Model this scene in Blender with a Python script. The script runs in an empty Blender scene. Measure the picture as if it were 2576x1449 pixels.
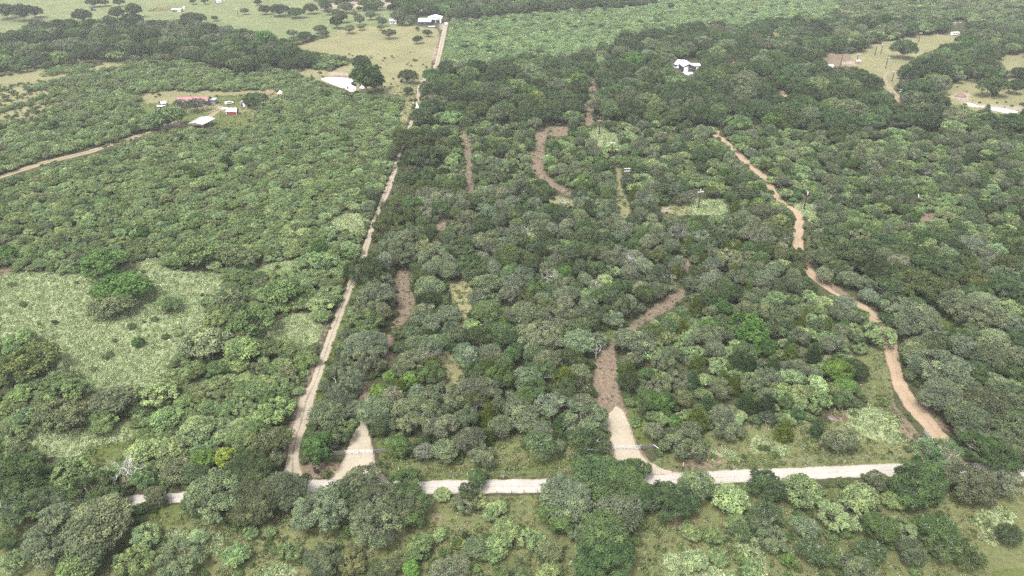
import bpy, math, random
import numpy as np
from mathutils import Vector, Matrix, Euler

random.seed(7)
rng = np.random.default_rng(7)
R = math.radians
scene = bpy.context.scene
COL = scene.collection

# ------------------------------------------------------------------ camera
HCAM, PITCH = 120.0, 30.0
FPX = 2890.0 / 1.5652          # focal length in units of a 2576 x 1449 frame
CX, CY = 1288.0, 724.5
cam_d = bpy.data.cameras.new('camera')
cam = bpy.data.objects.new('camera', cam_d)
COL.objects.link(cam)
cam.location = (0, 0, HCAM)
cam.rotation_euler = (R(90 - PITCH), 0, 0)
cam_d.sensor_width = 36
cam_d.lens = 36 * 2890.0 / 4032
cam_d.clip_start, cam_d.clip_end = 0.5, 9000
scene.camera = cam

# ------------------------------------------------------------------ sky, sun, exposure (overcast)
SUN_EL, SUN_ROT = 62, 215
world = bpy.data.worlds.new('World')
scene.world = world
world.use_nodes = True
wn, wl = world.node_tree.nodes, world.node_tree.links
wn.clear()
sky = wn.new('ShaderNodeTexSky')
sky.sky_type = 'NISHITA'
sky.sun_disc = False
sky.sun_elevation = R(SUN_EL)
sky.sun_rotation = R(SUN_ROT)
sky.dust_density = 6.0
sky.ozone_density = 1.0
hs = wn.new('ShaderNodeHueSaturation')
hs.inputs['Saturation'].default_value = 0.22      # cloud cover: the sky light is nearly white
bgn = wn.new('ShaderNodeBackground')
bgn.inputs['Strength'].default_value = 0.135
wo = wn.new('ShaderNodeOutputWorld')
wl.new(sky.outputs[0], hs.inputs['Color'])
wl.new(hs.outputs[0], bgn.inputs['Color'])
wl.new(bgn.outputs[0], wo.inputs['Surface'])
sun_d = bpy.data.lights.new('sun', 'SUN')
sun_d.energy = 1.5
sun_d.angle = R(13)
sun_d.color = (1.0, 0.965, 0.91)
sun = bpy.data.objects.new('sun', sun_d)
COL.objects.link(sun)
sun.location = (0, 0, 300)
sun.rotation_euler = (R(90 - SUN_EL), 0, R(180 - SUN_ROT))
scene.view_settings.view_transform = 'Standard'
scene.view_settings.look = 'None'
scene.view_settings.exposure = 1.66
scene.view_settings.gamma = 1
scene.view_settings.use_curve_mapping = False
scene.cycles.max_bounces = 6
scene.cycles.diffuse_bounces = 4
scene.cycles.glossy_bounces = 2
scene.cycles.volume_bounces = 0
scene.cycles.use_denoising = False
scene.cycles.denoising_prefilter = 'ACCURATE'
scene.cycles.denoising_input_passes = 'RGB_ALBEDO_NORMAL'

# ------------------------------------------------------------------ survey helpers: map reading <-> metres
CP, SP = math.cos(R(PITCH)), math.sin(R(PITCH))

def gp(x, y, z=0.0):
    """world point at height z seen at map reading (x, y)"""
    a, b = (x - CX) / FPX, -(y - CY) / FPX
    d = (a, CP + b * SP, -SP + b * CP)
    t = (z - HCAM) / d[2]
    return Vector((d[0] * t, d[1] * t, z))

def pr(P):
    """(x, y, depth) arrays for world points (N,3)"""
    P = np.atleast_2d(np.asarray(P, float))
    dx, dy, dz = P[:, 0], P[:, 1], P[:, 2] - HCAM
    depth = np.maximum(dy * CP - dz * SP, 1e-3)
    up = dy * SP + dz * CP
    return CX + FPX * dx / depth, CY - FPX * up / depth, depth

MW, MH, MS = 1328, 765, 0.5      # half-resolution zone rasters with a margin of 20 cells
def raster(polys):
    m = np.zeros((MH, MW), bool)
    for poly in polys:
        p = np.array(poly, float) * MS + 20
        x0, y0 = np.floor(p.min(0)).astype(int); x1, y1 = np.ceil(p.max(0)).astype(int)
        x0, y0, x1, y1 = max(x0, 0), max(y0, 0), min(x1, MW - 1), min(y1, MH - 1)
        if x1 < x0 or y1 < y0: continue
        xs = np.arange(x0, x1 + 1) + 0.5; ys = np.arange(y0, y1 + 1) + 0.5
        X, Y = np.meshgrid(xs, ys)
        ins = np.zeros(X.shape, bool)
        n = len(p)
        for i in range(n):
            ax, ay = p[i]; bx, by = p[(i + 1) % n]
            if ay == by: continue
            c = ((ay > Y) != (by > Y)) & (X < (bx - ax) * (Y - ay) / (by - ay) + ax)
            ins ^= c
        m[y0:y1 + 1, x0:x1 + 1] |= ins
    return m
def look(m, x, y):
    xi = np.clip((np.asarray(x) * MS + 20).astype(int), 0, MW - 1)
    yi = np.clip((np.asarray(y) * MS + 20).astype(int), 0, MH - 1)
    return m[yi, xi]

# ------------------------------------------------------------------ materials
MATS = {}
def mat_new(name):
    m = bpy.data.materials.new(name); m.use_nodes = True
    m.node_tree.nodes.clear()
    return m, m.node_tree.nodes, m.node_tree.links

def mat(name, col, rough=0.8, var=0.15, scale=3.0, metal=0.0, bump=0.0, col2=None):
    """simple procedural paint / wood / metal with uneven tone"""
    if name in MATS: return MATS[name]
    m, n, l = mat_new(name)
    out = n.new('ShaderNodeOutputMaterial'); b = n.new('ShaderNodeBsdfPrincipled')
    tc = n.new('ShaderNodeTexCoord'); nz = n.new('ShaderNodeTexNoise')
    nz.inputs['Scale'].default_value = scale; nz.inputs['Detail'].default_value = 5
    l.new(tc.outputs['Object'], nz.inputs['Vector'])
    rp = n.new('ShaderNodeValToRGB')
    c2 = col2 or tuple(c * (1 - var * 1.6) for c in col)
    rp.color_ramp.elements[0].color = (*c2, 1); rp.color_ramp.elements[0].position = 0.3
    rp.color_ramp.elements[1].color = (*[min(1, c * (1 + var * .5)) for c in col], 1); rp.color_ramp.elements[1].position = 0.65
    l.new(nz.outputs['Fac'], rp.inputs[0]); l.new(rp.outputs[0], b.inputs['Base Color'])
    b.inputs['Roughness'].default_value = rough; b.inputs['Metallic'].default_value = metal
    if bump:
        bp = n.new('ShaderNodeBump'); bp.inputs['Strength'].default_value = bump
        l.new(nz.outputs['Fac'], bp.inputs['Height']); l.new(bp.outputs[0], b.inputs['Normal'])
    l.new(b.outputs[0], out.inputs['Surface'])
    MATS[name] = m
    return m

def foliage_mat(name, trans=0.31):
    m, n, l = mat_new(name)
    out = n.new('ShaderNodeOutputMaterial')
    at = n.new('ShaderNodeAttribute'); at.attribute_type = 'INSTANCER'; at.attribute_name = 'tint'
    sh = n.new('ShaderNodeAttribute'); sh.attribute_type = 'GEOMETRY'; sh.attribute_name = 'leafvar'
    sx = n.new('ShaderNodeSeparateXYZ'); l.new(sh.outputs['Vector'], sx.inputs[0])
    mul = n.new('ShaderNodeVectorMath'); mul.operation = 'SCALE'
    l.new(at.outputs['Vector'], mul.inputs[0]); l.new(sx.outputs['X'], mul.inputs['Scale'])
    mx = n.new('ShaderNodeMix'); mx.data_type = 'RGBA'
    gy = n.new('ShaderNodeVectorMath'); gy.operation = 'MULTIPLY'
    gy.inputs[1].default_value = (1.14, 1.0, 0.80)          # older, yellower leaves
    l.new(mul.outputs[0], gy.inputs[0])
    l.new(sx.outputs['Y'], mx.inputs['Factor']); l.new(mul.outputs[0], mx.inputs['A']); l.new(gy.outputs[0], mx.inputs['B'])
    d = n.new('ShaderNodeBsdfDiffuse'); t = n.new('ShaderNodeBsdfTranslucent'); ms = n.new('ShaderNodeMixShader')
    ms.inputs[0].default_value = trans
    l.new(mx.outputs['Result'], d.inputs['Color']); l.new(mx.outputs['Result'], t.inputs['Color'])
    l.new(d.outputs[0], ms.inputs[1]); l.new(t.outputs[0], ms.inputs[2])
    l.new(ms.outputs[0], out.inputs['Surface'])
    return m
M_LEAF = foliage_mat('leaves')
M_BARK = mat('bark', (0.15, 0.135, 0.115), 0.95, 0.3, 2.5)
M_LICHEN = mat('lichen_bark', (0.28, 0.27, 0.245), 0.95, 0.35, 2.0)
M_DEADWOOD = mat('dead_wood', (0.47, 0.45, 0.42), 0.9, 0.2, 2.0)

# ------------------------------------------------------------------ mesh helpers
def mesh_np(name, V, F, mats, mi=None, leafvar=None, smooth=False):
    """V (N,3); F list of index arrays all of one length or a python list"""
    me = bpy.data.meshes.new(name)
    V = np.asarray(V, np.float32)
    if isinstance(F, np.ndarray):
        k = F.shape[1]; nf = len(F)
        me.vertices.add(len(V)); me.vertices.foreach_set('co', V.ravel())
        me.loops.add(nf * k); me.loops.foreach_set('vertex_index', F.astype(np.int32).ravel())
        me.polygons.add(nf); me.polygons.foreach_set('loop_start', np.arange(0, nf * k, k, dtype=np.int32))
        me.update(calc_edges=True)
    else:
        me.from_pydata(V.tolist(), [], F)
    for m in mats: me.materials.append(m)
    if mi is not None: me.polygons.foreach_set('material_index', np.asarray(mi, np.int32))
    if smooth: me.polygons.foreach_set('use_smooth', np.ones(len(me.polygons), bool))
    if leafvar is not None:
        a = me.attributes.new('leafvar', 'FLOAT_VECTOR', 'FACE')
        a.data.foreach_set('vector', np.asarray(leafvar, np.float32).ravel())
    me.update()
    return me

class MB:
    """collects boxes, bars, prisms and tubes into one mesh"""
    def __init__(s): s.v, s.f = [], []
    def add(s, vs, fs):
        o = len(s.v); s.v += [tuple(v) for v in vs]; s.f += [tuple(i + o for i in f) for f in fs]; return s
    def box(s, c, size, rz=0.0, M=None):
        sx, sy, sz = [q / 2 for q in size]
        vs = [Vector((a * sx, b * sy, d * sz)) for a, b, d in ((-1,-1,-1),(1,-1,-1),(1,1,-1),(-1,1,-1),(-1,-1,1),(1,-1,1),(1,1,1),(-1,1,1))]
        rm = Matrix.Rotation(rz, 3, 'Z')
        vs = [rm @ v + Vector(c) for v in vs]
        return s.add(vs, [(3,2,1,0),(4,5,6,7),(0,1,5,4),(1,2,6,5),(2,3,7,6),(3,0,4,7)])
    def tube(s, pts, rad, n=6, cap=True):
        pts = [Vector(p) for p in pts]
        rad = rad if isinstance(rad, (list, tuple)) else [rad] * len(pts)
        o = len(s.v); rings = []
        for i, p in enumerate(pts):
            d = (pts[min(i + 1, len(pts) - 1)] - pts[max(i - 1, 0)])
            d = d.normalized() if d.length > 1e-6 else Vector((0, 0, 1))
            u = d.orthogonal().normalized(); w = d.cross(u)
            rings.append([p + rad[i] * (math.cos(2 * math.pi * k / n) * u + math.sin(2 * math.pi * k / n) * w) for k in range(n)])
        for r in rings: s.v += [tuple(q) for q in r]
        for i in range(len(pts) - 1):
            for k in range(n):
                a, b = o + i * n + k, o + i * n + (k + 1) % n
                s.f.append((a, b, b + n, a + n))
        if cap:
            s.f.append(tuple(o + k for k in reversed(range(n)))); s.f.append(tuple(o + (len(pts) - 1) * n + k for k in range(n)))
        return s
    def prism(s, poly, z0, z1):
        n = len(poly)
        vs = [(x, y, z0) for x, y in poly] + [(x, y, z1) for x, y in poly]
        fs = [tuple(reversed(range(n))), tuple(range(n, 2 * n))] + [(i, (i + 1) % n, n + (i + 1) % n, n + i) for i in range(n)]
        return s.add(vs, fs)
    def mesh(s, name, m, smooth=False):
        me = bpy.data.meshes.new(name); me.from_pydata(s.v, [], s.f); me.materials.append(m)
        if smooth: me.polygons.foreach_set('use_smooth', np.ones(len(me.polygons), bool))
        me.update(); return me
    def build(s, name, m, parent=None, loc=None, rz=0.0, smooth=False):
        o = bpy.data.objects.new(name, s.mesh(name, m, smooth)); COL.objects.link(o)
        if parent: o.parent = parent
        if loc is not None: o.location = loc; o.rotation_euler = (0, 0, rz)
        return o

def tag(o, label=None, cat=None, group=None, kind=None):
    if label: o['label'] = label
    if cat: o['category'] = cat
    if group: o['group'] = group
    if kind: o['kind'] = kind
    return o
def empty(name, loc, label, cat, rz=0.0, group=None):
    o = bpy.data.objects.new(name, None); COL.objects.link(o)
    o.empty_display_size = 0.5
    o.location = loc; o.rotation_euler = (0, 0, rz)
    return tag(o, label, cat, group)
# ------------------------------------------------------------------ ground cover map (map readings)
WEED = [  # pale grey-green knee-high weeds
    [(-20,690),(60,684),(195,690),(250,694),(330,664),(395,648),(430,682),(560,688),(600,690),(690,660),(760,648),(800,644),(780,680),(700,676),(620,690),(560,706),(540,732),(505,745),(530,780),(530,800),(500,835),(450,880),(420,915),(425,950),(330,992),(270,986),(205,985),(150,945),(130,890),(90,860),(-20,850)],
    [(665,820),(740,790),(800,788),(812,830),(800,860),(740,880),(680,870)],
    [(828,545),(905,535),(935,560),(905,580),(840,585)],
    [(60,1080),(130,1090),(210,1080),(330,1060),(340,1085),(320,1110),(250,1120),(190,1150),(110,1150),(60,1130)],
    [(1470,325),(1520,322),(1560,345),(1540,375),(1500,350),(1480,350)],
    [(1990,510),(2060,515),(2050,560),(2020,550)],
    [(1900,1090),(1990,1125),(1980,1145),(1880,1135)],[(1760,1120),(1860,1130),(1860,1160),(1760,1160)],
    [(2120,1030),(2200,1020),(2260,1060),(2290,1120),(2200,1110),(2130,1070)],
    [(1670,1380),(1740,1420),(1870,1440),(1860,1460),(1670,1460)],[(1860,1330),(1920,1360),(1930,1449),(1850,1400)],
    [(2440,1300),(2520,1270),(2560,1300),(2500,1380)],[(410,1330),(560,1340),(560,1400),(440,1380)],[(640,1440),(720,1410),(760,1449),(640,1460)],
    [(1730,500),(1830,505),(1840,540),(1740,540)],
]
DRY = [   # yellowish pasture grass
    [(730,120),(800,100),(870,70),(1050,66),(1105,72),(1098,120),(1088,165),(1060,205),(1040,235),(1000,240),(900,235),(760,190),(735,175),(760,170),(830,180),(900,150)],
    [(1025,235),(1050,235),(1030,300),(1010,320),(1000,290)],
    [(2065,130),(2130,140),(2200,110),(2300,90),(2420,80),(2420,100),(2300,150),(2250,180),(2270,200),(2230,240),(2200,190),(2150,170),(2060,175)],
    [(2370,215),(2460,195),(2600,200),(2600,300),(2450,280),(2350,250)],[(2500,140),(2600,135),(2600,170),(2530,180)],
    [(1930,75),(1975,75),(1960,95),(1935,95)],
    [(1500,345),(1560,345),(1550,390),(1500,370)],[(1545,410),(1562,425),(1566,480),(1590,530),(1565,560),(1550,510),(1553,450)],
    [(1380,490),(1450,505),(1440,525),(1370,510)],[(1650,520),(1800,500),(1830,525),(1700,545)],
    [(1120,700),(1185,690),(1190,760),(1180,830),(1150,820),(1140,760)],[(1090,900),(1130,880),(1180,920),(1160,980),(1100,990)],
    [(-20,150),(340,150),(340,190),(200,240),(100,300),(-20,300)],
    [(340,228),(420,224),(560,226),(700,226),(735,235),(715,262),(690,278),(640,288),(600,318),(470,322),(440,310),(400,285),(345,262)],
    [(860,690),(900,700),(870,800),(850,830),(850,760)],
    [(1150,330),(1180,320),(1190,370),(1160,380)],
]
DIRT = [  # bare brown soil
    [(990,690),(1023,668),(1030,716),(1044,760),(1025,803),(1002,826),(980,832),(995,800),(1002,766),(990,723)],
    [(962,876),(985,872),(990,903),(960,906)],[(905,965),(935,960),(930,1000),(905,1010)],[(965,850),(995,835),(985,880)],
    [(1490,1036),(1492,966),(1495,910),(1522,873),(1552,853),(1549,883),(1556,966),(1575,1030),(1600,1110),(1640,1165),(1720,1190),(1700,1200),(1600,1150),(1520,1150),(1520,1080)],
    [(1545,860),(1540,848),(1590,812),(1625,782),(1675,745),(1717,720),(1730,735),(1700,770),(1640,805),(1600,830)],[(1712,655),(1740,652),(1735,690),(1715,690)],
    [(1345,320),(1440,318),(1430,345),(1375,345),(1372,390),(1369,430),(1400,460),(1440,480),(1440,500),(1380,470),(1335,430),(1330,390),(1345,350)],
    [(1163,365),(1185,360),(1188,420),(1195,490),(1170,490),(1170,420)],[(1150,340),(1175,330),(1185,365),(1165,370)],
    [(1472,200),(1505,185),(1500,230),(1492,320),(1470,320),(1478,250)],
    [(1098,560),(1125,556),(1125,580),(1098,582)],
    [(735,1150),(760,1155),(790,1165),(858,1160),(850,1190),(800,1205),(760,1200)],
    [(2227,985),(2260,1030),(2310,1090),(2340,1130),(2290,1140),(2270,1100),(2230,1030)],[(2310,1110),(2345,1120),(2340,1145),(2300,1145)],
    [(2290,975),(2330,1020),(2400,1085),(2385,1090),(2320,1040)],
    [(2320,535),(2370,530),(2350,560),(2310,560)],[(-20,675),(35,672),(20,690),(-20,700)],[(300,540),(316,538),(314,552),(298,552)],
    [(2025,560),(2032,640),(2045,690),(2110,745),(2200,800),(2215,790),(2130,740),(2060,680),(2045,620)],
    [(1835,130),(1860,120),(1862,170),(1832,170)],[(2065,135),(2140,135),(2150,165),(2070,172)],
    [(1100,80),(1110,80),(1096,170),(1084,165)],[(740,1090),(728,1140),(716,1150),(718,1110),(732,1060),(835,770),(842,770)],
    [(2250,230),(2330,262),(2325,268),(2240,240)],
    [(1700,1300),(1760,1310),(1740,1340),(1690,1330)],[(1070,1300),(1110,1290),(1110,1310)],[(1700,1180),(1780,1120),(1870,1130),(1800,1175)],
]
SAND = [  # pale bare patches
    [(1100,-20),(1160,-20),(1160,8),(1000,16),(800,24),(800,12)],[(1660,525),(1700,525),(1690,535),(1660,535)],[(835,178),(900,190),(890,205),(820,195)],
    [(1110,72),(1104,100),(1092,165),(1084,160),(1098,90)],[(545,130),(600,118),(600,124),(560,134)],[(2380,238),(2440,232),(2440,250),(2390,248)],[(2400,255),(2600,270),(2600,282),(2420,266)],
    [(2110,155),(2170,150),(2170,162),(2110,165)],[(180,12),(310,8),(310,14),(180,18)],[(2193,162),(2235,160),(2235,168),(2195,167)],[(1100,60),(1130,60),(1125,72),(1105,75)],
    [(375,325),(440,305),(480,312),(420,330)],
]
LUSH = [  # short green grass
    [(200,1130),(250,1110),(330,1110),(320,1150),(300,1175),(230,1165)],
    [(340,258),(450,262),(520,285),(640,285),(640,320),(500,322),(400,318)],[(530,240),(620,240),(640,262),(560,270)],
    [(2080,1230),(2140,1225),(2150,1250),(2080,1250)],[(2290,780),(2420,790),(2400,830),(2330,810)],[(1520,830),(1560,830),(1550,860),(1510,870)],
    [(1870,1150),(1960,1150),(1960,1176),(1870,1178)],[(940,1090),(1000,1080),(1010,1180),(965,1190)],[(1572,1030),(1610,1030),(1640,1090),(1640,1140),(1600,1110)],
    [(2120,90),(2200,90),(2160,108),(2110,108)],[(940,1190),(1540,1150),(1540,1195),(1060,1205)],[(320,1275),(480,1268),(470,1320),(330,1330)],
    [(2200,990),(2240,990),(2270,1060),(2220,1030)],[(2500,1435),(2600,1425),(2600,1470),(2490,1460)],[(845,800),(860,760),(890,720),(905,715),(830,930),(790,1080),(765,1130),(775,1060)],
]
MEADOW = [
    [(-20,-20),(760,-20),(800,10),(850,60),(700,85),(560,70),(480,50),(330,55),(200,52),(90,55),(40,80),(-20,90)],
    [(660,10),(1000,10),(1000,70),(700,100)],
]
MIXED = [
    [(-20,1290),(460,1285),(900,1262),(1640,1240),(2600,1225),(2600,1480),(-20,1480)],
    [(2150,905),(2215,850),(2248,985),(2240,1050),(2170,1010)],
    [(1590,1190),(1800,1080),(1980,1060),(2100,1060),(2260,1040),(2330,1120),(2270,1170),(1800,1185),(1700,1190)],  # greenish-brown rough grass
    [(900,1260),(1360,1245),(1420,1290),(1400,1449),(1050,1449),(880,1400)],
    [(1640,1449),(1640,1290),(2000,1330),(2300,1300),(2400,1240),(2600,1260),(2600,1460),(1640,1460)],
    [(420,1300),(700,1310),(900,1360),(880,1460),(400,1460)],
    [(-20,1440),(60,1400),(150,1449),(-20,1460)],
    [(940,1190),(1540,1150),(1560,1195),(1060,1208)],[(955,1150),(1010,1100),(1200,1090),(1540,1100),(1540,1195),(980,1200)],
]
# strips of road: left edge, right edge
MAIN_T = [(-120,1272),(0,1262),(200,1254),(317,1246),(450,1238),(620,1222),(790,1206),(860,1207),(1059,1210),(1359,1203),(1560,1196),(1642,1193),(1774,1186),(2064,1173),(2250,1166),(2420,1163),(2576,1166),(2720,1168)]
MAIN_B = [(-120,1290),(0,1279),(200,1279),(317,1273),(450,1265),(620,1256),(790,1243),(860,1242),(1059,1244),(1359,1239),(1560,1230),(1642,1227),(1774,1219),(2064,1205),(2250,1199),(2420,1197),(2576,1201),(2720,1204)]
LANE_L = [(705,1222),(722,1150),(728,1100),(742,1050),(755,1000),(780,966),(817,860),(850,770),(872,716),(902,650),(922,595),(940,545),(962,487),(984,433),(994,400),(1008,367),(1025,320),(1044,273),(1050,217),(1070,190),(1092,163),(1103,117),(1115,67),(1118,56)]
LANE_R = [(768,1224),(752,1150),(762,1100),(780,1050),(792,1000),(803,966),(843,850),(872,770),(893,716),(921,650),(936,595),(952,545),(980,487),(998,433),(1005,400),(1017,367),(1035,320),(1053,273),(1060,217),(1084,190),(1104,163),(1116,117),(1126,67),(1129,56)]
DRV1_L = [(820,1206),(850,1180),(866,1150),(873,1128),(889,1095),(899,1066),(915,1040)]
DRV1_R = [(985,1213),(955,1183),(942,1150),(938,1126),(929,1092),(923,1064),(930,1040)]
DRV2_L = [(1575,1196),(1553,1165),(1543,1146),(1538,1119),(1529,1092),(1525,1062),(1532,1040),(1543,1022)]
DRV2_R = [(1730,1192),(1672,1181),(1635,1160),(1610,1132),(1600,1108),(1586,1066),(1570,1038),(1556,1024)]
RANCH_L = [(2370,1180),(2350,1130),(2341,1099),(2314,1066),(2284,1033),(2248,975),(2232,916),(2219,866),(2205,830),(2184,803),(2150,768),(2097,740),(2061,716),(2021,683),(2014,650),(1992,616),(1994,583),(2001,550),(1997,533),(1956,510),(1938,483),(1915,450),(1861,403),(1841,380),(1812,352),(1792,340),(1800,325),(1815,305)]
RANCH_R = [(2440,1180),(2395,1120),(2384,1099),(2357,1066),(2327,1033),(2282,975),(2267,916),(2257,866),(2240,830),(2211,800),(2180,768),(2117,743),(2077,716),(2047,683),(2031,650),(2021,616),(2022,583),(2024,550),(2017,533),(1974,508),(1957,483),(1935,450),(1884,403),(1858,380),(1830,352),(1808,340),(1814,325),(1828,305)]
FAR_L = [(2266,265),(2240,235),(2224,205),(2222,190),(2235,178)]
FAR_R = [(2284,262),(2254,232),(2232,203),(2231,190),(2243,178)]
ROCK_L = [(1850,203),(1890,212),(1930,222),(1961,236),(1990,252)]
ROCK_R = [(1858,199),(1898,207),(1938,217),(1969,229),(2000,246)]
FARM_L = [(-60,462),(0,441),(115,404),(222,379),(300,352),(380,330),(452,318),(500,306),(528,286),(548,268),(540,262)]
FARM_R = [(-60,472),(0,450),(120,412),(232,384),(308,358),(388,337),(464,323),(512,310),(540,290),(562,272),(552,262)]

def strip_poly(L, Rr): return list(L) + list(reversed(Rr))
KEEP = [  # what the trees in front leave open to view
    [(317,1244),(345,1244),(345,1275),(317,1275)],[(420,1240),(450,1238),(455,1266),(420,1268)],
    [(1062,1207),(1172,1205),(1165,1245),(1130,1240),(1062,1243)],[(1228,1203),(1370,1200),(1358,1242),(1228,1243)],
    [(1776,1183),(2250,1163),(2240,1180),(2060,1206),(1870,1212),(1776,1218)],
    strip_poly(LANE_L[1:15], LANE_R[1:15]), strip_poly(LANE_L[16:19], LANE_R[16:19]), strip_poly(LANE_L[20:], LANE_R[20:]),
    [(860,1180),(960,1185),(940,1125),(926,1066),(899,1066),(880,1110)],
    [(1530,1036),(1569,1033),(1612,1133),(1680,1182),(1645,1190),(1575,1160),(1540,1140)],
    strip_poly(RANCH_L[2:8], RANCH_R[2:8]), strip_poly(RANCH_L[9:10]+[(2170,785)], RANCH_R[9:10]+[(2190,785)]), strip_poly(RANCH_L[11:19], RANCH_R[11:19]),
    [(1800,350),(1790,343),(1812,325),(1822,330),(1812,345)], strip_poly(FAR_L, FAR_R), [(1945,228),(1990,250),(2000,246),(1960,224)],
    [(2200,800),(2215,800),(2200,780),(2172,776)],
    [(115,410),(230,386),(262,374),(262,366),(222,376),(112,402)], [(0,440),(85,412),(85,420),(0,452)],
    DIRT[0], DIRT[1], DIRT[2], [(1495,1030),(1492,966),(1495,910),(1522,873),(1549,860),(1552,966),(1575,1036)], DIRT[5],
    [(1560,852),(1600,818),(1640,795),(1722,733),(1714,722),(1668,750),(1620,785),(1592,812),(1545,848)],
    [(812,198),(832,195),(855,195),(888,203),(893,221),(886,224),(867,215),(844,209),(825,202)],                      # stock pond
    [(445,240),(535,240),(540,270),(620,264),(625,250),(610,246),(610,268),(600,290),(545,300),(545,318),(470,318),(470,305),(520,285),(500,262),(445,258)],
    [(1048,46),(1112,46),(1130,60),(1130,68),(1048,66)],[(978,50),(1000,50),(1000,62),(978,62)],[(1690,150),(1756,152),(1756,178),(1738,190),(1716,190),(1690,165)],
    [(2390,80),(2412,80),(2412,92),(2390,92)],[(2084,162),(2098,162),(2098,176),(2084,176)],
    [(2430,262),(2480,268),(2560,280),(2520,285),(2440,272)],
    [(840,1128),(970,1126),(970,1148),(840,1148)],[(1535,1110),(1650,1115),(1650,1140),(1535,1140)],[(2290,1090),(2345,1095),(2345,1118),(2300,1125)],
    [(780,1175),(805,1175),(805,1200),(780,1200)],
    [(1500,302),(1512,302),(1512,340),(1500,340)],[(1536,357),(1546,357),(1542,398),(1534,398)],[(1571,422),(1586,422),(1584,435),(1573,435)],
    [(1753,476),(1766,476),(1760,528),(1753,528)],[(2020,478),(2031,478),(2026,530),(2020,530)],[(2296,485),(2312,485),(2300,535),(2294,535)],
    [(2111,137),(2122,137),(2118,170),(2111,170)],[(2152,134),(2162,134),(2158,162),(2151,162)],[(2197,110),(2210,110),(2205,140),(2197,140)],[(2212,108),(2225,108),(2218,138),(2212,138)],
    [(2224,142),(2240,142),(2230,174),(2224,174)],[(2308,80),(2322,80),(2314,108),(2308,108)],[(2241,178),(2254,178),(2248,206),(2241,206)],[(2260,222),(2274,222),(2268,242),(2260,242)],
    [(75,1085),(130,1095),(220,1085),(320,1080),(330,1100),(310,1150),(240,1165),(200,1150),(120,1140),(80,1120)],[(1125,715),(1180,705),(1182,760),(1172,820),(1152,815),(1142,760)],[(1650,520),(1720,518),(1830,508),(1822,538),(1700,542)],[(1548,425),(1562,425),(1566,480),(1585,530),(1568,550),(1552,500)],
    [(1166,375),(1183,372),(1186,420),(1190,480),(1174,480),(1172,420)],[(1485,335),(1520,330),(1540,365),(1500,352)],[(1393,495),(1440,505),(1438,518),(1390,508)],[(2030,520),(2062,520),(2056,550),(2032,545)],[(1110,895),(1135,890),(1170,925),(1155,970),(1115,975)],[(1098,560),(1125,556),(1125,580),(1098,582)],
    [(2390,52),(2432,52),(2432,78),(2390,80)],[(2418,276),(2432,276),(2430,284),(2420,284)],
    [(210,302),(216,302),(218,324),(212,324)],[(598,17),(606,17),(606,44),(600,44)],
    [(229,17),(241,17),(241,27),(229,27)],[(375,20),(458,20),(474,14),(474,30),(375,32)],[(540,0),(560,0),(560,9),(540,9)],
]
OPEN = MEADOW[:1] + WEED + DRY[:2] + DRY[2:9] + [[(2150,915),(2215,855),(2250,985),(2240,1050),(2180,1010)]] + LUSH[:3] + LUSH[4:7] + DIRT + SAND[1:4] + [
    [(1640,1160),(1730,1130),(1800,1085),(1990,1075),(2090,1050),(2250,1010),(2330,1110),(2290,1165),(1900,1180),(1700,1190)],
    [(880,1290),(1100,1260),(1370,1245),(1400,1290),(1400,1330),(1180,1330),(1050,1360),(960,1390),(880,1370)],
    [(640,1300),(900,1345),(820,1390),(640,1330)],[(420,1280),(560,1320),(640,1360),(600,1380),(420,1330)],
    [(1620,1300),(1760,1270),(1850,1330),(1720,1380),(1640,1440)],[(2170,1270),(2460,1240),(2590,1260),(2590,1460),(2450,1380),(2430,1300),(2250,1300)],
    [(955,1185),(1010,1160),(1180,1165),(1350,1150),(1540,1160),(1540,1195),(1060,1205)],
    [(1240,1100),(1320,1100),(1310,1140),(1250,1150)],
    [(352,236),(420,230),(560,231),(640,227),(700,233),(722,238),(690,248),(676,262),(640,276),(652,290),(615,300),(585,308),(548,318),(470,320),(446,312),(470,292),(448,274),(396,276),(380,262),(350,254)],
] + [strip_poly(a, b) for a, b in ((MAIN_T, MAIN_B), (LANE_L, LANE_R), (DRV1_L, DRV1_R), (DRV2_L, DRV2_R), (RANCH_L, RANCH_R), (FAR_L, FAR_R), (ROCK_L, ROCK_R), (FARM_L, FARM_R))] + [
    [(790,195),(850,188),(905,200),(910,232),(880,235),(830,222)],[(1040,40),(1135,40),(1135,72),(1040,70)],[(1680,150),(1765,150),(1765,182),(1735,198),(1700,196)],
    [(2430,258),(2576,280),(2576,290),(2440,275)]]
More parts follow.
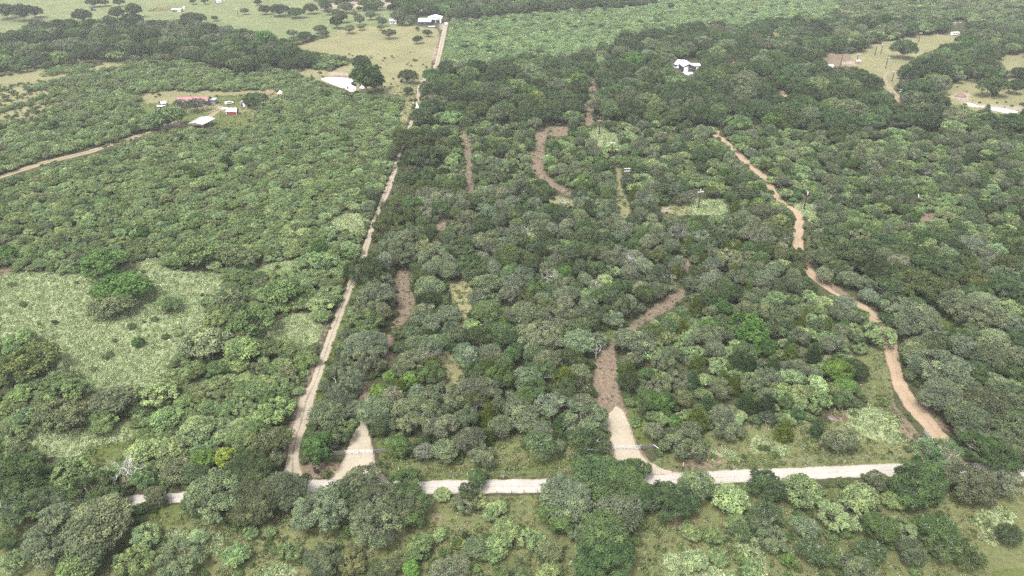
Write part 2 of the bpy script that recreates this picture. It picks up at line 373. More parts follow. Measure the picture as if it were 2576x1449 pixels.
# woodland zones, later ones on top: share of oak, mesquite, cedar, broadleaf; tone pools; size range m; packing
ZONES = [
    ('mix',  [(-200,-100),(2776,-100),(2776,1600),(-200,1600)]),
    ('mesq', [(-200,150),(1000,150),(1060,220),(1000,340),(940,520),(870,700),(740,1080),(700,1190),(450,1225),(-200,1240)]),
    ('mesq_thin', [(-200,150),(340,150),(330,200),(200,250),(120,300),(-200,310)]),
    ('oakdark', [(-200,82),(55,92),(62,68),(130,45),(200,55),(330,62),(470,62),(560,82),(640,92),(700,115),(790,158),(790,180),(700,172),(590,182),(480,152),(380,142),(250,152),(130,165),(-200,200)]),
    ('savanna', [(640,-100),(1160,-100),(1160,8),(1000,20),(1000,62),(860,70),(760,100),(700,105),(600,60)]),
    ('oakdark', [(1000,8),(1160,-30),(1640,-100),(1640,14),(1350,30),(1240,44),(1160,48),(1120,52),(1050,44),(1000,52)]),
    ('mesqfar', [(1125,50),(1350,30),(1640,12),(1700,-100),(2776,-100),(2776,20),(2150,30),(2000,52),(1830,76),(1600,92),(1500,142),(1350,152),(1090,176),(1105,110)]),
    ('mesqgrey', [(2150,-100),(2776,-100),(2776,90),(2380,62),(2100,62)]),
    ('oakdark', [(1600,92),(1830,76),(2000,55),(2100,62),(2380,62),(2776,90),(2776,340),(2000,330),(1500,310),(1080,320),(1060,210),(1090,178),(1350,152),(1500,142)]),
    ('mix', [(1060,315),(1500,308),(2000,328),(2776,335),(2776,620),(2050,620),(1700,560),(1080,480)]),
    ('oakgrey', [(930,500),(1080,470),(1800,480),(2000,560),(2050,720),(1780,800),(1560,900),(1500,1000),(1540,1160),(760,1185),(850,930),(900,700)]),
    ('lane', [(1000,330),(1130,330),(1110,430),(1050,520),(985,560),(905,720),(890,700),(960,560),(1000,450)]),
    ('oakright', [(2040,590),(2400,600),(2776,640),(2776,1180),(2420,1170),(2340,1080),(2270,900),(2200,790),(2060,700)]),
    ('mixcedar', [(1560,850),(1760,760),(2090,750),(2210,880),(2240,1000),(1990,1090),(1720,1120),(1600,1020)]),
    ('foreshrub', [(-200,1290),(460,1280),(900,1260),(1640,1240),(2300,1220),(2776,1220),(2776,1700),(-200,1700)]),
]
TONES = {
    'oak':  {'dark green': (0.041,0.063,0.028), 'grey-green': (0.085,0.107,0.062), 'mid-green': (0.054,0.086,0.034), 'olive': (0.056,0.074,0.028), 'silver-grey': (0.106,0.124,0.082)},
    'mesq': {'light green': (0.122,0.168,0.078), 'mid-green': (0.092,0.132,0.055), 'brownish-grey': (0.093,0.113,0.060), 'yellow-green': (0.150,0.185,0.045)},
    'cedar': {'olive': (0.052,0.072,0.014), 'dark green': (0.030,0.054,0.022)},
    'leafy': {'bright green': (0.051,0.093,0.029), 'lime green': (0.080,0.132,0.036), 'yellow-green': (0.112,0.148,0.030)},
}
PAL = {   # kind, tone, weight
    'mix': [('mesq','light green',30),('mesq','mid-green',16),('mesq','brownish-grey',6),('oak','grey-green',22),('oak','mid-green',14),('oak','dark green',10),('leafy','bright green',1.5),('cedar','dark green',1)],
    'mesq': [('mesq','light green',54),('mesq','mid-green',34),('mesq','brownish-grey',12),('leafy','bright green',1),('oak','mid-green',1)],
    'mesq_thin': [('mesq','light green',50),('mesq','mid-green',30),('mesq','brownish-grey',20)],
    'mesqfar': [('mesq','light green',70),('mesq','mid-green',24),('mesq','brownish-grey',4),('oak','dark green',2)],
    'mesqgrey': [('mesq','light green',30),('mesq','mid-green',30),('mesq','brownish-grey',10),('oak','grey-green',20),('oak','dark green',14)],
    'oakdark': [('oak','dark green',44),('oak','mid-green',24),('oak','grey-green',22),('leafy','bright green',2),('mesq','mid-green',16),('cedar','dark green',1)],
    'savanna': [('oak','dark green',60),('oak','grey-green',20),('oak','mid-green',20)],
    'oakgrey': [('oak','silver-grey',15),('oak','grey-green',40),('oak','mid-green',20),('oak','olive',8),('oak','dark green',16),('mesq','light green',5),('cedar','olive',3)],
    'lane': [('oak','dark green',45),('oak','olive',30),('oak','mid-green',20),('mesq','mid-green',8)],
    'oakright': [('oak','silver-grey',8),('oak','grey-green',36),('oak','dark green',26),('oak','mid-green',16),('oak','olive',8),('mesq','light green',8)],
    'mixcedar': [('mesq','light green',38),('oak','grey-green',26),('oak','mid-green',14),('cedar','olive',6),('cedar','dark green',3),('leafy','bright green',4)],
    'foreshrub': [('mesq','light green',46),('mesq','mid-green',12),('oak','grey-green',22),('oak','mid-green',14),('leafy','lime green',3)],
}
SIZE = {'mix': (2.6,6.6), 'mesq': (2.4,6.0), 'mesq_thin': (2.4,5.2), 'mesqfar': (2.8,6.2), 'mesqgrey': (3.6,8), 'oakdark': (5.5,13.5), 'savanna': (6,12), 'oakgrey': (3.0,6.8), 'lane': (5,9.5),
        'oakright': (3.8,8.8), 'mixcedar': (2.5,6.0), 'foreshrub': (2.0,5.2)}
PACK = {'oakdark': 0.78, 'mesq_thin': 0.72, 'savanna': 1.7, 'foreshrub': 1.7, 'mesq': 0.54, 'mesqfar': 0.54, 'mesqgrey': 0.6, 'oakgrey': 0.70, 'mix': 0.68, 'mixcedar': 0.66, 'oakright': 0.68}

m_weed, m_dry, m_dirt, m_lush, m_sand, m_mixed, m_meadow = [raster(z) for z in (WEED, DRY, DIRT, LUSH, SAND, MIXED, MEADOW)]
m_dirt = np.maximum(raster(DIRT[:4] + DIRT[10:]) * 1.0, raster(DIRT[4:10]) * 0.80).astype(np.float32) if True else m_dirt
m_keep, m_open = raster(KEEP), raster(OPEN)
m_zone = np.zeros((MH, MW), np.int8)
for i, (zn, poly) in enumerate(ZONES): m_zone[raster([poly])] = i

def blur(m, k=2, it=2):
    a = m.astype(np.float32)
    for _ in range(it):
        for ax in (0, 1):
            s = np.zeros_like(a)
            for d in range(-k, k + 1): s += np.roll(a, d, ax)
            a = s / (2 * k + 1)
    return a

# ------------------------------------------------------------------ ground sheet
def ground():
    az = np.concatenate([np.arange(-180, -48, 6.0), np.arange(-48, 48.01, 0.2), np.arange(54, 180, 6.0)])
    rr = np.concatenate([[6, 20, 40, 55], np.exp(np.arange(math.log(62), math.log(950), 0.0072)), [1000, 1100, 1250, 1450, 1700, 2000]])
    A, D = np.meshgrid(np.radians(az), rr)
    X, Y = D * np.sin(A), D * np.cos(A)
    na, nr = len(az), len(rr)
    V = np.stack([X.ravel(), Y.ravel(), np.zeros(X.size)], 1)
    V = np.vstack([V, [[0, 0, 0]]])
    i, j = np.meshgrid(np.arange(nr - 1), np.arange(na), indexing='ij')
    a = i * na + j; b = i * na + (j + 1) % na
    F = np.stack([a, a + na, b + na, b], -1).reshape(-1, 4)[:, ::-1]
    me = bpy.data.meshes.new('ground')
    tri = np.stack([np.full(na, nr * na), np.arange(na), (np.arange(na) + 1) % na], -1)[:, ::-1]
    lv = np.concatenate([F.ravel(), tri.ravel()]).astype(np.int32)
    ls = np.concatenate([np.arange(0, F.size, 4), F.size + np.arange(0, tri.size, 3)]).astype(np.int32)
    me.vertices.add(len(V)); me.vertices.foreach_set('co', V.astype(np.float32).ravel())
    me.loops.add(len(lv)); me.loops.foreach_set('vertex_index', lv)
    me.polygons.add(len(ls)); me.polygons.foreach_set('loop_start', ls)
    me.update(calc_edges=True)
    x, y, dep = pr(V)
    ok = (V[:, 1] > 40)
    for nm, ms in (('cover_a', (m_weed, m_dry, m_dirt)), ('cover_b', (m_lush, m_sand, m_mixed)), ('cover_c', (m_meadow, None, None))):
        arr = np.zeros((len(V), 3), np.float32)
        for k, m in enumerate(ms):
            if m is None: continue
            arr[:, k] = np.where(ok, look(blur(m, 3, 2), np.clip(x, -38, 2614), np.clip(y, -38, 1487)), 0)
        at = me.attributes.new(nm, 'FLOAT_VECTOR', 'POINT'); at.data.foreach_set('vector', arr.ravel())
    m, n, l = mat_new('ground_cover')
    out = n.new('ShaderNodeOutputMaterial'); bs = n.new('ShaderNodeBsdfPrincipled')
    bs.inputs['Roughness'].default_value = 0.95; bs.inputs['Specular IOR Level'].default_value = 0.1
    tc = n.new('ShaderNodeTexCoord')
    def noise(sc, det=5, rough=0.6):
        q = n.new('ShaderNodeTexNoise'); q.inputs['Scale'].default_value = sc; q.inputs['Detail'].default_value = det; q.inputs['Roughness'].default_value = rough
        l.new(tc.outputs['Object'], q.inputs['Vector']); return q.outputs['Fac']
    def ramp(fac, stops, k_=0.45):
        q = n.new('ShaderNodeValToRGB'); e = q.color_ramp.elements
        while len(e) < len(stops): e.new(0.5)
        for k, (p, c) in enumerate(stops): e[k].position = p; e[k].color = (*[v * k_ for v in c], 1)
        l.new(fac, q.inputs[0]); return q.outputs[0]
    def math_(op, a, b=None, c=None):
        q = n.new('ShaderNodeMath'); q.operation = op
        for k, v in enumerate((a, b, c)):
            if v is None: continue
            if isinstance(v, (int, float)): q.inputs[k].default_value = v
            else: l.new(v, q.inputs[k])
        return q.outputs[0]
    n1, n2, n3, n4 = noise(0.9), noise(0.16, 6), noise(0.035, 4), noise(3.0, 4, 0.7)
    both = math_('ADD', math_('MULTIPLY', n1, 0.5), math_('MULTIPLY', n2, 0.5))
    fine = math_('ADD', math_('MULTIPLY', n4, 0.5), math_('MULTIPLY', n1, 0.5))
    A_ = n.new('ShaderNodeAttribute'); A_.attribute_name = 'cover_a'; sa = n.new('ShaderNodeSeparateXYZ'); l.new(A_.outputs['Vector'], sa.inputs[0])
    B_ = n.new('ShaderNodeAttribute'); B_.attribute_name = 'cover_b'; sb = n.new('ShaderNodeSeparateXYZ'); l.new(B_.outputs['Vector'], sb.inputs[0])
    C_ = n.new('ShaderNodeAttribute'); C_.attribute_name = 'cover_c'; sc_ = n.new('ShaderNodeSeparateXYZ'); l.new(C_.outputs['Vector'], sc_.inputs[0])
    def fac(s, amp=0.9, lo=0.36, hi=0.64):
        v = math_('ADD', s, math_('MULTIPLY', math_('SUBTRACT', both, 0.5), amp))
        q = n.new('ShaderNodeMapRange'); q.interpolation_type = 'SMOOTHSTEP'
        q.inputs['From Min'].default_value = lo; q.inputs['From Max'].default_value = hi
        l.new(v, q.inputs['Value']); return q.outputs[0]
    col = ramp(both, [(0.34, (0.070,0.058,0.038)), (0.47, (0.085,0.095,0.045)), (0.6, (0.125,0.13,0.065)), (0.72, (0.17,0.14,0.095))])
    layers = [
        (sc_.outputs['X'], ramp(both, [(0.34, (0.12,0.165,0.065)), (0.46, (0.21,0.265,0.12)), (0.56, (0.28,0.30,0.16)), (0.68, (0.21,0.285,0.12))]), 0.7),
        (sb.outputs['Z'], ramp(fine, [(0.33, (0.13,0.115,0.062)), (0.45, (0.175,0.205,0.08)), (0.57, (0.24,0.245,0.12)), (0.68, (0.26,0.32,0.15))]), 0.7),
        (sa.outputs['Y'], ramp(fine, [(0.33, (0.17,0.175,0.082)), (0.46, (0.29,0.29,0.145)), (0.57, (0.355,0.33,0.19)), (0.70, (0.30,0.34,0.185))]), 0.7),
        (sb.outputs['X'], ramp(fine, [(0.35, (0.085,0.11,0.035)), (0.5, (0.15,0.19,0.06)), (0.66, (0.215,0.22,0.095))]), 0.7),
        (sa.outputs['X'], ramp(fine, [(0.36, (0.20,0.245,0.11)), (0.5, (0.365,0.43,0.235)), (0.66, (0.46,0.51,0.315))]), 0.7),
        (sa.outputs['Z'], ramp(fine, [(0.33, (0.155,0.115,0.082)), (0.5, (0.275,0.212,0.158)), (0.66, (0.40,0.32,0.245))]), 0.8),
        (sb.outputs['Y'], ramp(fine, [(0.35, (0.36,0.30,0.24)), (0.6, (0.52,0.45,0.37))]), 0.8),
    ]
    for s, c, amp in layers:
        q = n.new('ShaderNodeMix'); q.data_type = 'RGBA'
        l.new(fac(s, amp * 1.8), q.inputs['Factor']); l.new(col, q.inputs['A']); l.new(c, q.inputs['B']); col = q.outputs['Result']
    # broad unevenness of the sward
    q = n.new('ShaderNodeMix'); q.data_type = 'RGBA'; q.blend_type = 'MULTIPLY'; q.inputs['Factor'].default_value = 1
    l.new(col, q.inputs['A']); l.new(ramp(n3, [(0.3, (0.8,0.82,0.78)), (0.7, (1.12,1.08,1.05))], 1.0), q.inputs['B'])
    l.new(q.outputs['Result'], bs.inputs['Base Color'])
    bp = n.new('ShaderNodeBump'); bp.inputs['Strength'].default_value = 0.8; bp.inputs['Distance'].default_value = 0.5
    l.new(fine, bp.inputs['Height']); l.new(bp.outputs[0], bs.inputs['Normal'])
    l.new(bs.outputs[0], out.inputs['Surface'])
    me.materials.append(m)
    o = bpy.data.objects.new('ground', me); COL.objects.link(o)
    tag(o, 'brush-covered ranch ground with pasture, weeds and bare soil', kind='structure')
ground()

# ------------------------------------------------------------------ roads
def road_mat(name, ca, cb, centre=None, k_=0.49):
    ca, cb = [v * k_ for v in ca], [v * k_ for v in cb]; centre = [(c, w, tuple(v * k_ for v in cc), a) for c, w, cc, a in (centre or ())]
    m, n, l = mat_new(name)
    out = n.new('ShaderNodeOutputMaterial'); bs = n.new('ShaderNodeBsdfPrincipled')
    bs.inputs['Roughness'].default_value = 0.95; bs.inputs['Specular IOR Level'].default_value = 0.1
    tc = n.new('ShaderNodeTexCoord'); uv = n.new('ShaderNodeUVMap'); uv.uv_map = 'across'
    sx = n.new('ShaderNodeSeparateXYZ'); l.new(uv.outputs[0], sx.inputs[0])
    def noise(sc, det=6):
        q = n.new('ShaderNodeTexNoise'); q.inputs['Scale'].default_value = sc; q.inputs['Detail'].default_value = det
        l.new(tc.outputs['Object'], q.inputs['Vector']); return q.outputs['Fac']
    n1, n2, n3 = noise(1.6), noise(0.22), noise(6.0)
    def mth(op, a, b):
        q = n.new('ShaderNodeMath'); q.operation = op
        for k, v in enumerate((a, b)):
            if isinstance(v, (int, float)): q.inputs[k].default_value = v
            else: l.new(v, q.inputs[k])
        return q.outputs[0]
    mixn = mth('ADD', mth('MULTIPLY', n1, 0.35), mth('ADD', mth('MULTIPLY', n2, 0.35), mth('MULTIPLY', n3, 0.3)))
    rp = n.new('ShaderNodeValToRGB'); e = rp.color_ramp.elements
    e[0].position, e[0].color = 0.36, (*cb, 1); e[1].position, e[1].color = 0.6, (*ca, 1)
    l.new(mixn, rp.inputs[0]); col = rp.outputs[0]
    # wheel wear runs along the strip: darker loose crown and fringes
    def band(c, w, colr, amt):
        nonlocal col
        d = mth('ABSOLUTE', mth('SUBTRACT', sx.outputs['X'], c), 0)
        v = mth('ADD', d, mth('MULTIPLY', mth('SUBTRACT', mixn, 0.5), w * 8.0))
        mr = n.new('ShaderNodeMapRange'); mr.interpolation_type = 'SMOOTHSTEP'
        mr.inputs['From Min'].default_value = w * 1.4; mr.inputs['From Max'].default_value = w * 0.4
        mr.inputs['To Max'].default_value = amt
        l.new(v, mr.inputs['Value'])
        q = n.new('ShaderNodeMix'); q.data_type = 'RGBA'
        l.new(mr.outputs[0], q.inputs['Factor']); l.new(col, q.inputs['A']); q.inputs['B'].default_value = (*colr, 1); col = q.outputs['Result']
    for b in (centre or ()): band(*b)
    bp = n.new('ShaderNodeBump'); bp.inputs['Strength'].default_value = 0.35; bp.inputs['Distance'].default_value = 0.08
    l.new(n3, bp.inputs['Height']); l.new(bp.outputs[0], bs.inputs['Normal'])
    l.new(col, bs.inputs['Base Color']); l.new(bs.outputs[0], out.inputs['Surface'])
    return m

def dens(poly, step=0.8):
    P = [gp(*p) for p in poly]; out = []
    for a, b in zip(P, P[1:]):
        k = max(1, int((b - a).length / step))
        for i in range(k): out.append((a, b, i / k))
    return P
def strip(name, L, Rr, z, m, label, jit=0.3, ncross=6, step=0.9):
    PL, PR = [gp(*p) for p in L], [gp(*p) for p in Rr]
    # smooth (Catmull-Rom) along each edge with matching parameters
    def cr(P, i, t):
        p0, p1, p2, p3 = P[max(i - 1, 0)], P[i], P[i + 1], P[min(i + 2, len(P) - 1)]
        return 0.5 * ((2 * p1) + (p2 - p0) * t + (2 * p0 - 5 * p1 + 4 * p2 - p3) * t * t + (3 * p1 - p0 - 3 * p2 + p3) * t ** 3)
    rows = []
    for i in range(len(PL) - 1):
        k = max(2, int(max((PL[i + 1] - PL[i]).length, (PR[i + 1] - PR[i]).length) / step))
        for q in range(k):
            t = q / k
            rows.append((PL[i].lerp(PL[i + 1], t) * .5 + cr(PL, i, t) * .5, PR[i].lerp(PR[i + 1], t) * .5 + cr(PR, i, t) * .5))
    rows.append((PL[-1], PR[-1]))
    r = random.Random(len(name) * 7 + len(rows)); V, F, UV = [], [], []
    wl = wr = 0.0
    for a, b in rows:
        wl = 0.72 * wl + r.uniform(-jit, jit) * 0.5; wr = 0.72 * wr + r.uniform(-jit, jit) * 0.5
        d = (b - a); w = max(d.length, 0.1); d = d / w
        a2 = a + d * (wl + r.uniform(-jit, jit) * .35); b2 = b + d * (wr + r.uniform(-jit, jit) * .35)
        for k in range(ncross + 1):
            u = k / ncross; p = a2.lerp(b2, u)
            V.append((p.x, p.y, z * (0.35 + 0.65 * math.sin(math.pi * min(max(u, .0), 1.0))) if 0 < k < ncross else z * 0.2)); UV.append(u)
    n1 = ncross + 1
    for i in range(len(rows) - 1):
        for k in range(ncross):
            a = i * n1 + k; F.append((a, a + 1, a + n1 + 1, a + n1))
    me = bpy.data.meshes.new(name); me.from_pydata(V, [], F)
    uvl = me.uv_layers.new(name='across')
    for lp in me.loops: uvl.data[lp.index].uv = (UV[lp.vertex_index], 0.5)
    if me.polygons and me.polygons[0].normal.z < 0: me.flip_normals()
    me.materials.append(m)
    o = bpy.data.objects.new(name, me); COL.objects.link(o)
    return tag(o, label, kind='structure')

M_MAIN = road_mat('pale_gravel', (0.585,0.55,0.495), (0.455,0.42,0.37), [(0.55, 0.03, (0.36,0.32,0.29), 0.5), (0.02, 0.05, (0.36,0.30,0.24), 0.7), (0.98, 0.05, (0.36,0.30,0.24), 0.7)])
M_DRIVE = road_mat('drive_gravel', (0.54,0.48,0.37), (0.40,0.345,0.26), [(0.0, 0.06, (0.25,0.19,0.14), 0.7), (1.0, 0.06, (0.25,0.19,0.14), 0.7)])
M_RANCH = road_mat('tan_gravel', (0.50,0.385,0.265), (0.38,0.275,0.18), [(0.52, 0.05, (0.33,0.25,0.17), 0.5), (0.0, 0.07, (0.24,0.18,0.13), 0.7), (1.0, 0.07, (0.24,0.18,0.13), 0.7)])
M_LANE = road_mat('lane_gravel', (0.505,0.44,0.34), (0.345,0.29,0.22), [(0.5, 0.06, (0.21,0.185,0.13), 0.75), (0.0, 0.07, (0.22,0.16,0.12), 0.7), (1.0, 0.07, (0.22,0.17,0.12), 0.7)])
M_TRACK = road_mat('farm_track', (0.44,0.35,0.25), (0.29,0.23,0.15), [(0.5, 0.10, (0.19,0.19,0.09), 0.85), (0.0, 0.08, (0.2,0.18,0.1), 0.7), (1.0, 0.08, (0.2,0.18,0.1), 0.7)])
strip('lane', LANE_L, LANE_R, 0.08, M_LANE, 'straight sandy two-rut lane running away to the far buildings', 0.16)
strip('ranch_road', RANCH_L, RANCH_R, 0.09, M_RANCH, 'winding tan gravel ranch road through the trees', 0.4)
strip('entrance_drive', DRV1_L, DRV1_R, 0.10, M_DRIVE, 'pale gravel entrance drive under the narrower closed gate', 0.35)
strip('entrance_drive', DRV2_L, DRV2_R, 0.10, M_DRIVE, 'pale gravel entrance drive running up to brown cleared soil', 0.5)
strip('main_road', MAIN_T, MAIN_B, 0.14, M_MAIN, 'pale gravel county road crossing the whole view', 0.3, 8)
strip('far_track', FAR_L, FAR_R, 0.07, M_TRACK, 'curved two-rut dirt track in the clearing with power poles', 0.25, 6, 1.5)
strip('rocky_track', ROCK_L, ROCK_R, 0.07, M_RANCH, 'short tan stretch of track showing among dark oaks', 0.5, 6, 1.5)
strip('farm_track', FARM_L, FARM_R, 0.07, M_TRACK, 'faint sandy farm track leading to the carport and red shed', 0.5, 6, 1.5)

# ------------------------------------------------------------------ water
def water_mat():
    m, n, l = mat_new('still_water')
    out = n.new('ShaderNodeOutputMaterial'); b = n.new('ShaderNodeBsdfPrincipled')
    tc = n.new('ShaderNodeTexCoord'); nz = n.new('ShaderNodeTexNoise'); nz.inputs['Scale'].default_value = 1.2; nz.inputs['Detail'].default_value = 3
    l.new(tc.outputs['Object'], nz.inputs['Vector'])
    bp = n.new('ShaderNodeBump'); bp.inputs['Strength'].default_value = 0.03; bp.inputs['Distance'].default_value = 0.05
    l.new(nz.outputs['Fac'], bp.inputs['Height']); l.new(bp.outputs[0], b.inputs['Normal'])
    b.inputs['Base Color'].default_value = (0.42, 0.41, 0.38, 1); b.inputs['Roughness'].default_value = 0.06; b.inputs['IOR'].default_value = 1.333  # pale base: part of the bright sky reflection is put into the colour
    b.inputs['Specular IOR Level'].default_value = 0.9
    l.new(b.outputs[0], out.inputs['Surface']); return m
M_WATER = water_mat()
def water(name, poly, z, label):
    P = [gp(*p) for p in poly]; r = random.Random(3); V = []
    n = len(P)
    for i in range(n):
        p0, p1, p2, p3 = P[i - 1], P[i], P[(i + 1) % n], P[(i + 2) % n]
        for q in range(6):
            t = q / 6
            c = 0.5 * ((2 * p1) + (p2 - p0) * t + (2 * p0 - 5 * p1 + 4 * p2 - p3) * t * t + (3 * p1 - p0 - 3 * p2 + p3) * t ** 3)
            V.append((c.x + r.uniform(-.25, .25), c.y + r.uniform(-.4, .4), z))
    me = bpy.data.meshes.new(name); me.from_pydata(V, [], [tuple(range(len(V)))])
    if me.polygons[0].normal.z < 0: me.flip_normals()
    me.materials.append(M_WATER)
    o = bpy.data.objects.new(name, me); COL.objects.link(o); tag(o, label, kind='structure')
water('stock_pond', [(809,198),(832,195),(857,195),(887,202),(892,213),(895,226),(884,231),(864,223),(842,215),(820,206)], 0.10, 'bright stock pond reflecting the overcast sky')
water('creek_pool', [(2432,259),(2450,262),(2462,270),(2440,268)], 0.10, 'small bright pool below the reddish mound')
water('creek_pool', [(2456,266),(2500,270),(2540,276),(2560,282),(2536,286),(2510,281),(2480,274)], 0.11, 'long shallow pool at the edge of the right-hand clearing')
water('puddle', [(551,273),(563,270),(578,273),(582,277),(566,277)], 0.13, 'white puddle on the farm track behind the red shed')
water('puddle', [(1052,226),(1056,217),(1059,220),(1058,229),(1053,230)], 0.16, 'puddle on the lane below the lone dark tree')
water('puddle', [(1046,270),(1050,258),(1056,262),(1054,272)], 0.17, 'white puddle filling both ruts of the lane')
# ------------------------------------------------------------------ tree building
def unit(v): return v / np.maximum(np.linalg.norm(v, axis=-1, keepdims=True), 1e-6)
def leaf_quads(C, N, size, g, aspect=0.75):
    """small bent leaf sprays: one quad per centre C facing roughly N"""
    n = len(C)
    t = unit(np.cross(N, g.normal(size=(n, 3))))
    b = np.cross(N, t)
    s = (size * g.uniform(0.65, 1.35, n))[:, None]
    k = g.uniform(0.2, 0.55, n)[:, None]
    p0 = C - t * s * .5 - b * s * .5 * aspect * k * 1.4
    p1 = C + t * s * .5 * k - b * s * .5 * aspect + N * s * .12
    p2 = C + t * s * .5 + b * s * .5 * aspect * k * 1.5
    p3 = C - t * s * .5 * k + b * s * .5 * aspect - N * s * .10
    V = np.stack([p0, p1, p2, p3], 1).reshape(-1, 3)
    F = np.arange(4 * n).reshape(-1, 4)
    return V, F

def tubes(paths, radii, sides=4):
    """many tapered branches at once -> V, F"""
    VV, FF, o = [], [], 0
    for P, r in zip(paths, radii):
        P = np.asarray(P, float); m = len(P)
        d = unit(np.gradient(P, axis=0)); u = unit(np.cross(d, [0.31, 0.77, 0.55])); w = np.cross(d, u)
        a = np.arange(sides) * 2 * math.pi / sides
        ring = P[:, None, :] + np.asarray(r)[:, None, None] * (np.cos(a)[None, :, None] * u[:, None, :] + np.sin(a)[None, :, None] * w[:, None, :])
        VV.append(ring.reshape(-1, 3))
        for i in range(m - 1):
            k = np.arange(sides); k2 = (k + 1) % sides
            FF.append(o + np.stack([i * sides + k, i * sides + k2, (i + 1) * sides + k2, (i + 1) * sides + k], 1))
        o += m * sides
    return np.vstack(VV), np.vstack(FF)

def bend(a, b, g, k=4, amp=0.12, sag=0.0):
    a, b = np.asarray(a, float), np.asarray(b, float); L = np.linalg.norm(b - a)
    t = np.linspace(0, 1, k)[:, None]
    P = a + (b - a) * t
    off = g.normal(size=(k, 3)) * amp * L * np.sin(math.pi * t) ; P = P + off
    P[:, 2] += sag * L * np.sin(math.pi * t[:, 0])
    return P

def crown_tree(seed, D, H, z0, nl, lobe, n, size, flat=0.8, up=0.45, twig=3, trunk_r=None, stems=1, gap=0.55, fork=0.35, sides=5, shell=(0.5, 1.16), drop=0.28, asym=0.18):
    """domed crown built of leafy lobes carried on limbs. Returns (trunk V,F,mi), (leaf V,F,var)"""
    g = np.random.default_rng(seed)
    a = D / 2; c = (H - z0) / 2; cz = z0 + c * 0.86
    ex = np.array([a * g.uniform(1 - asym, 1 + asym), a * g.uniform(1 - asym, 1 + asym), c])
    L = []
    tries = 0
    while len(L) < nl and tries < 4000:
        tries += 1
        d = unit(g.normal(size=3))
        if d[2] < -drop: continue
        r = lobe * a * g.uniform(0.72, 1.28)
        p = d * np.maximum(ex - r * 0.75, 0.1) * g.uniform(0.82, 1.06) + [0, 0, cz]
        if p[2] - r * .7 < z0 * .6: p[2] = z0 * .6 + r * .7
        if all(np.linalg.norm((p - q)[:3] * [1, 1, 1.2]) > gap * (r + s) for q, s in L): L.append((p, r))
    for _ in range(max(2, nl // 6)):      # inner masses
        d = unit(g.normal(size=3)); L.append((d * ex * 0.28 + [0, 0, cz], lobe * a * 1.15))
    LP = np.array([q for q, _ in L]); LR = np.array([r for _, r in L])
    share = LR ** 2 / (LR ** 2).sum(); cnt = np.maximum((share * n * 1.5).astype(int), 8)
    C, N, var = [], [], []
    for i in range(len(L)):
        k = cnt[i]; d = unit(g.normal(size=(k, 3)) + [0, 0, up])
        # clumpy sprays on the lobe: a few preferred directions
        f = unit(g.normal(size=(9, 3)) + [0, 0, up * .6]); pull = f[g.integers(0, 9, k)]
        d = unit(d * 0.62 + pull * 0.55)
        rad = LR[i] * (shell[0] + (shell[1] - shell[0]) * g.beta(2.4, 1.5, k))[:, None]
        p = LP[i] + d * rad * [1, 1, flat]
        fr = 3.4 / LR[i]; ph = g.uniform(0, 6.28, 3)
        p = p + .13 * LR[i] * np.stack([np.sin(p[:, 1] * fr + ph[0]) + np.sin(p[:, 2] * fr * 1.7), np.sin(p[:, 2] * fr + ph[1]) + np.sin(p[:, 0] * fr * 1.6), .7 * np.sin(p[:, 0] * fr + ph[2]) + .7 * np.sin(p[:, 1] * fr * 1.8)], 1)
        outw = unit(LP[i] - [0, 0, cz - c * .4] + 1e-6)
        keep = (d @ outw > -0.55)
        dist = np.linalg.norm(p[:, None, :] - LP[None], axis=2) / LR[None]
        dist[:, i] = 9
        keep &= dist.min(1) > 0.62
        C.append(p[keep]); N.append(unit(d[keep] * 0.7 + g.normal(size=(keep.sum(), 3)) * 0.55 + [0, 0, .35]))
        lv = g.normal(1.0, 0.19)
        v = np.stack([lv * g.uniform(0.70, 1.30, keep.sum()), np.clip(g.normal(0.25, 0.25, keep.sum()) + (lv - 1), 0, 1), np.zeros(keep.sum())], 1)
        var.append(v)
    C, N, var = np.vstack(C), np.vstack(N), np.vstack(var)
    if len(C) > n:
        s = g.permutation(len(C))[:n]; C, N, var = C[s], N[s], var[s]
    LV, LF = leaf_quads(C, N, size, g)
    # wood
    tr = trunk_r or D * 0.022
    paths, rad = [], []
    order = g.permutation(len(L))
    for s in range(stems):
        base = np.array([g.normal(0, .12) * (stems > 1) * a * .5, g.normal(0, .12) * (stems > 1) * a * .5, -0.15])
        fk = np.array([g.normal(0, .10) * a, g.normal(0, .10) * a, z0 * .55 + (H - z0) * fork * .5])
        P = bend(base, fk, g, 4, .05); paths.append(P); rad.append(np.array([tr * 1.25, tr, tr * .88, tr * .8]) / math.sqrt(stems))
        for i in order[s::stems]:
            P = bend(fk - [0, 0, z0 * .12 * g.random()], LP[i], g, 5, .08, .04); paths.append(P)
            rad.append(np.linspace(tr * .55, tr * .16, 5) / math.sqrt(stems) * g.uniform(.8, 1.15))
            for _ in range(twig):
                d = unit(g.normal(size=3) + unit(LP[i] - [0, 0, cz - c]) * .9 + [0, 0, .2])
                P = bend(LP[i] - d * LR[i] * .2, LP[i] + d * LR[i] * g.uniform(.9, 1.22) * [1, 1, flat], g, 4, .14); paths.append(P)
                rad.append(np.array([tr * .2, tr * .14, tr * .10, tr * .05]) * g.uniform(.8, 1.3))
    TV, TF = tubes(paths, rad, sides)
    return (TV, TF), (LV, LF, var)

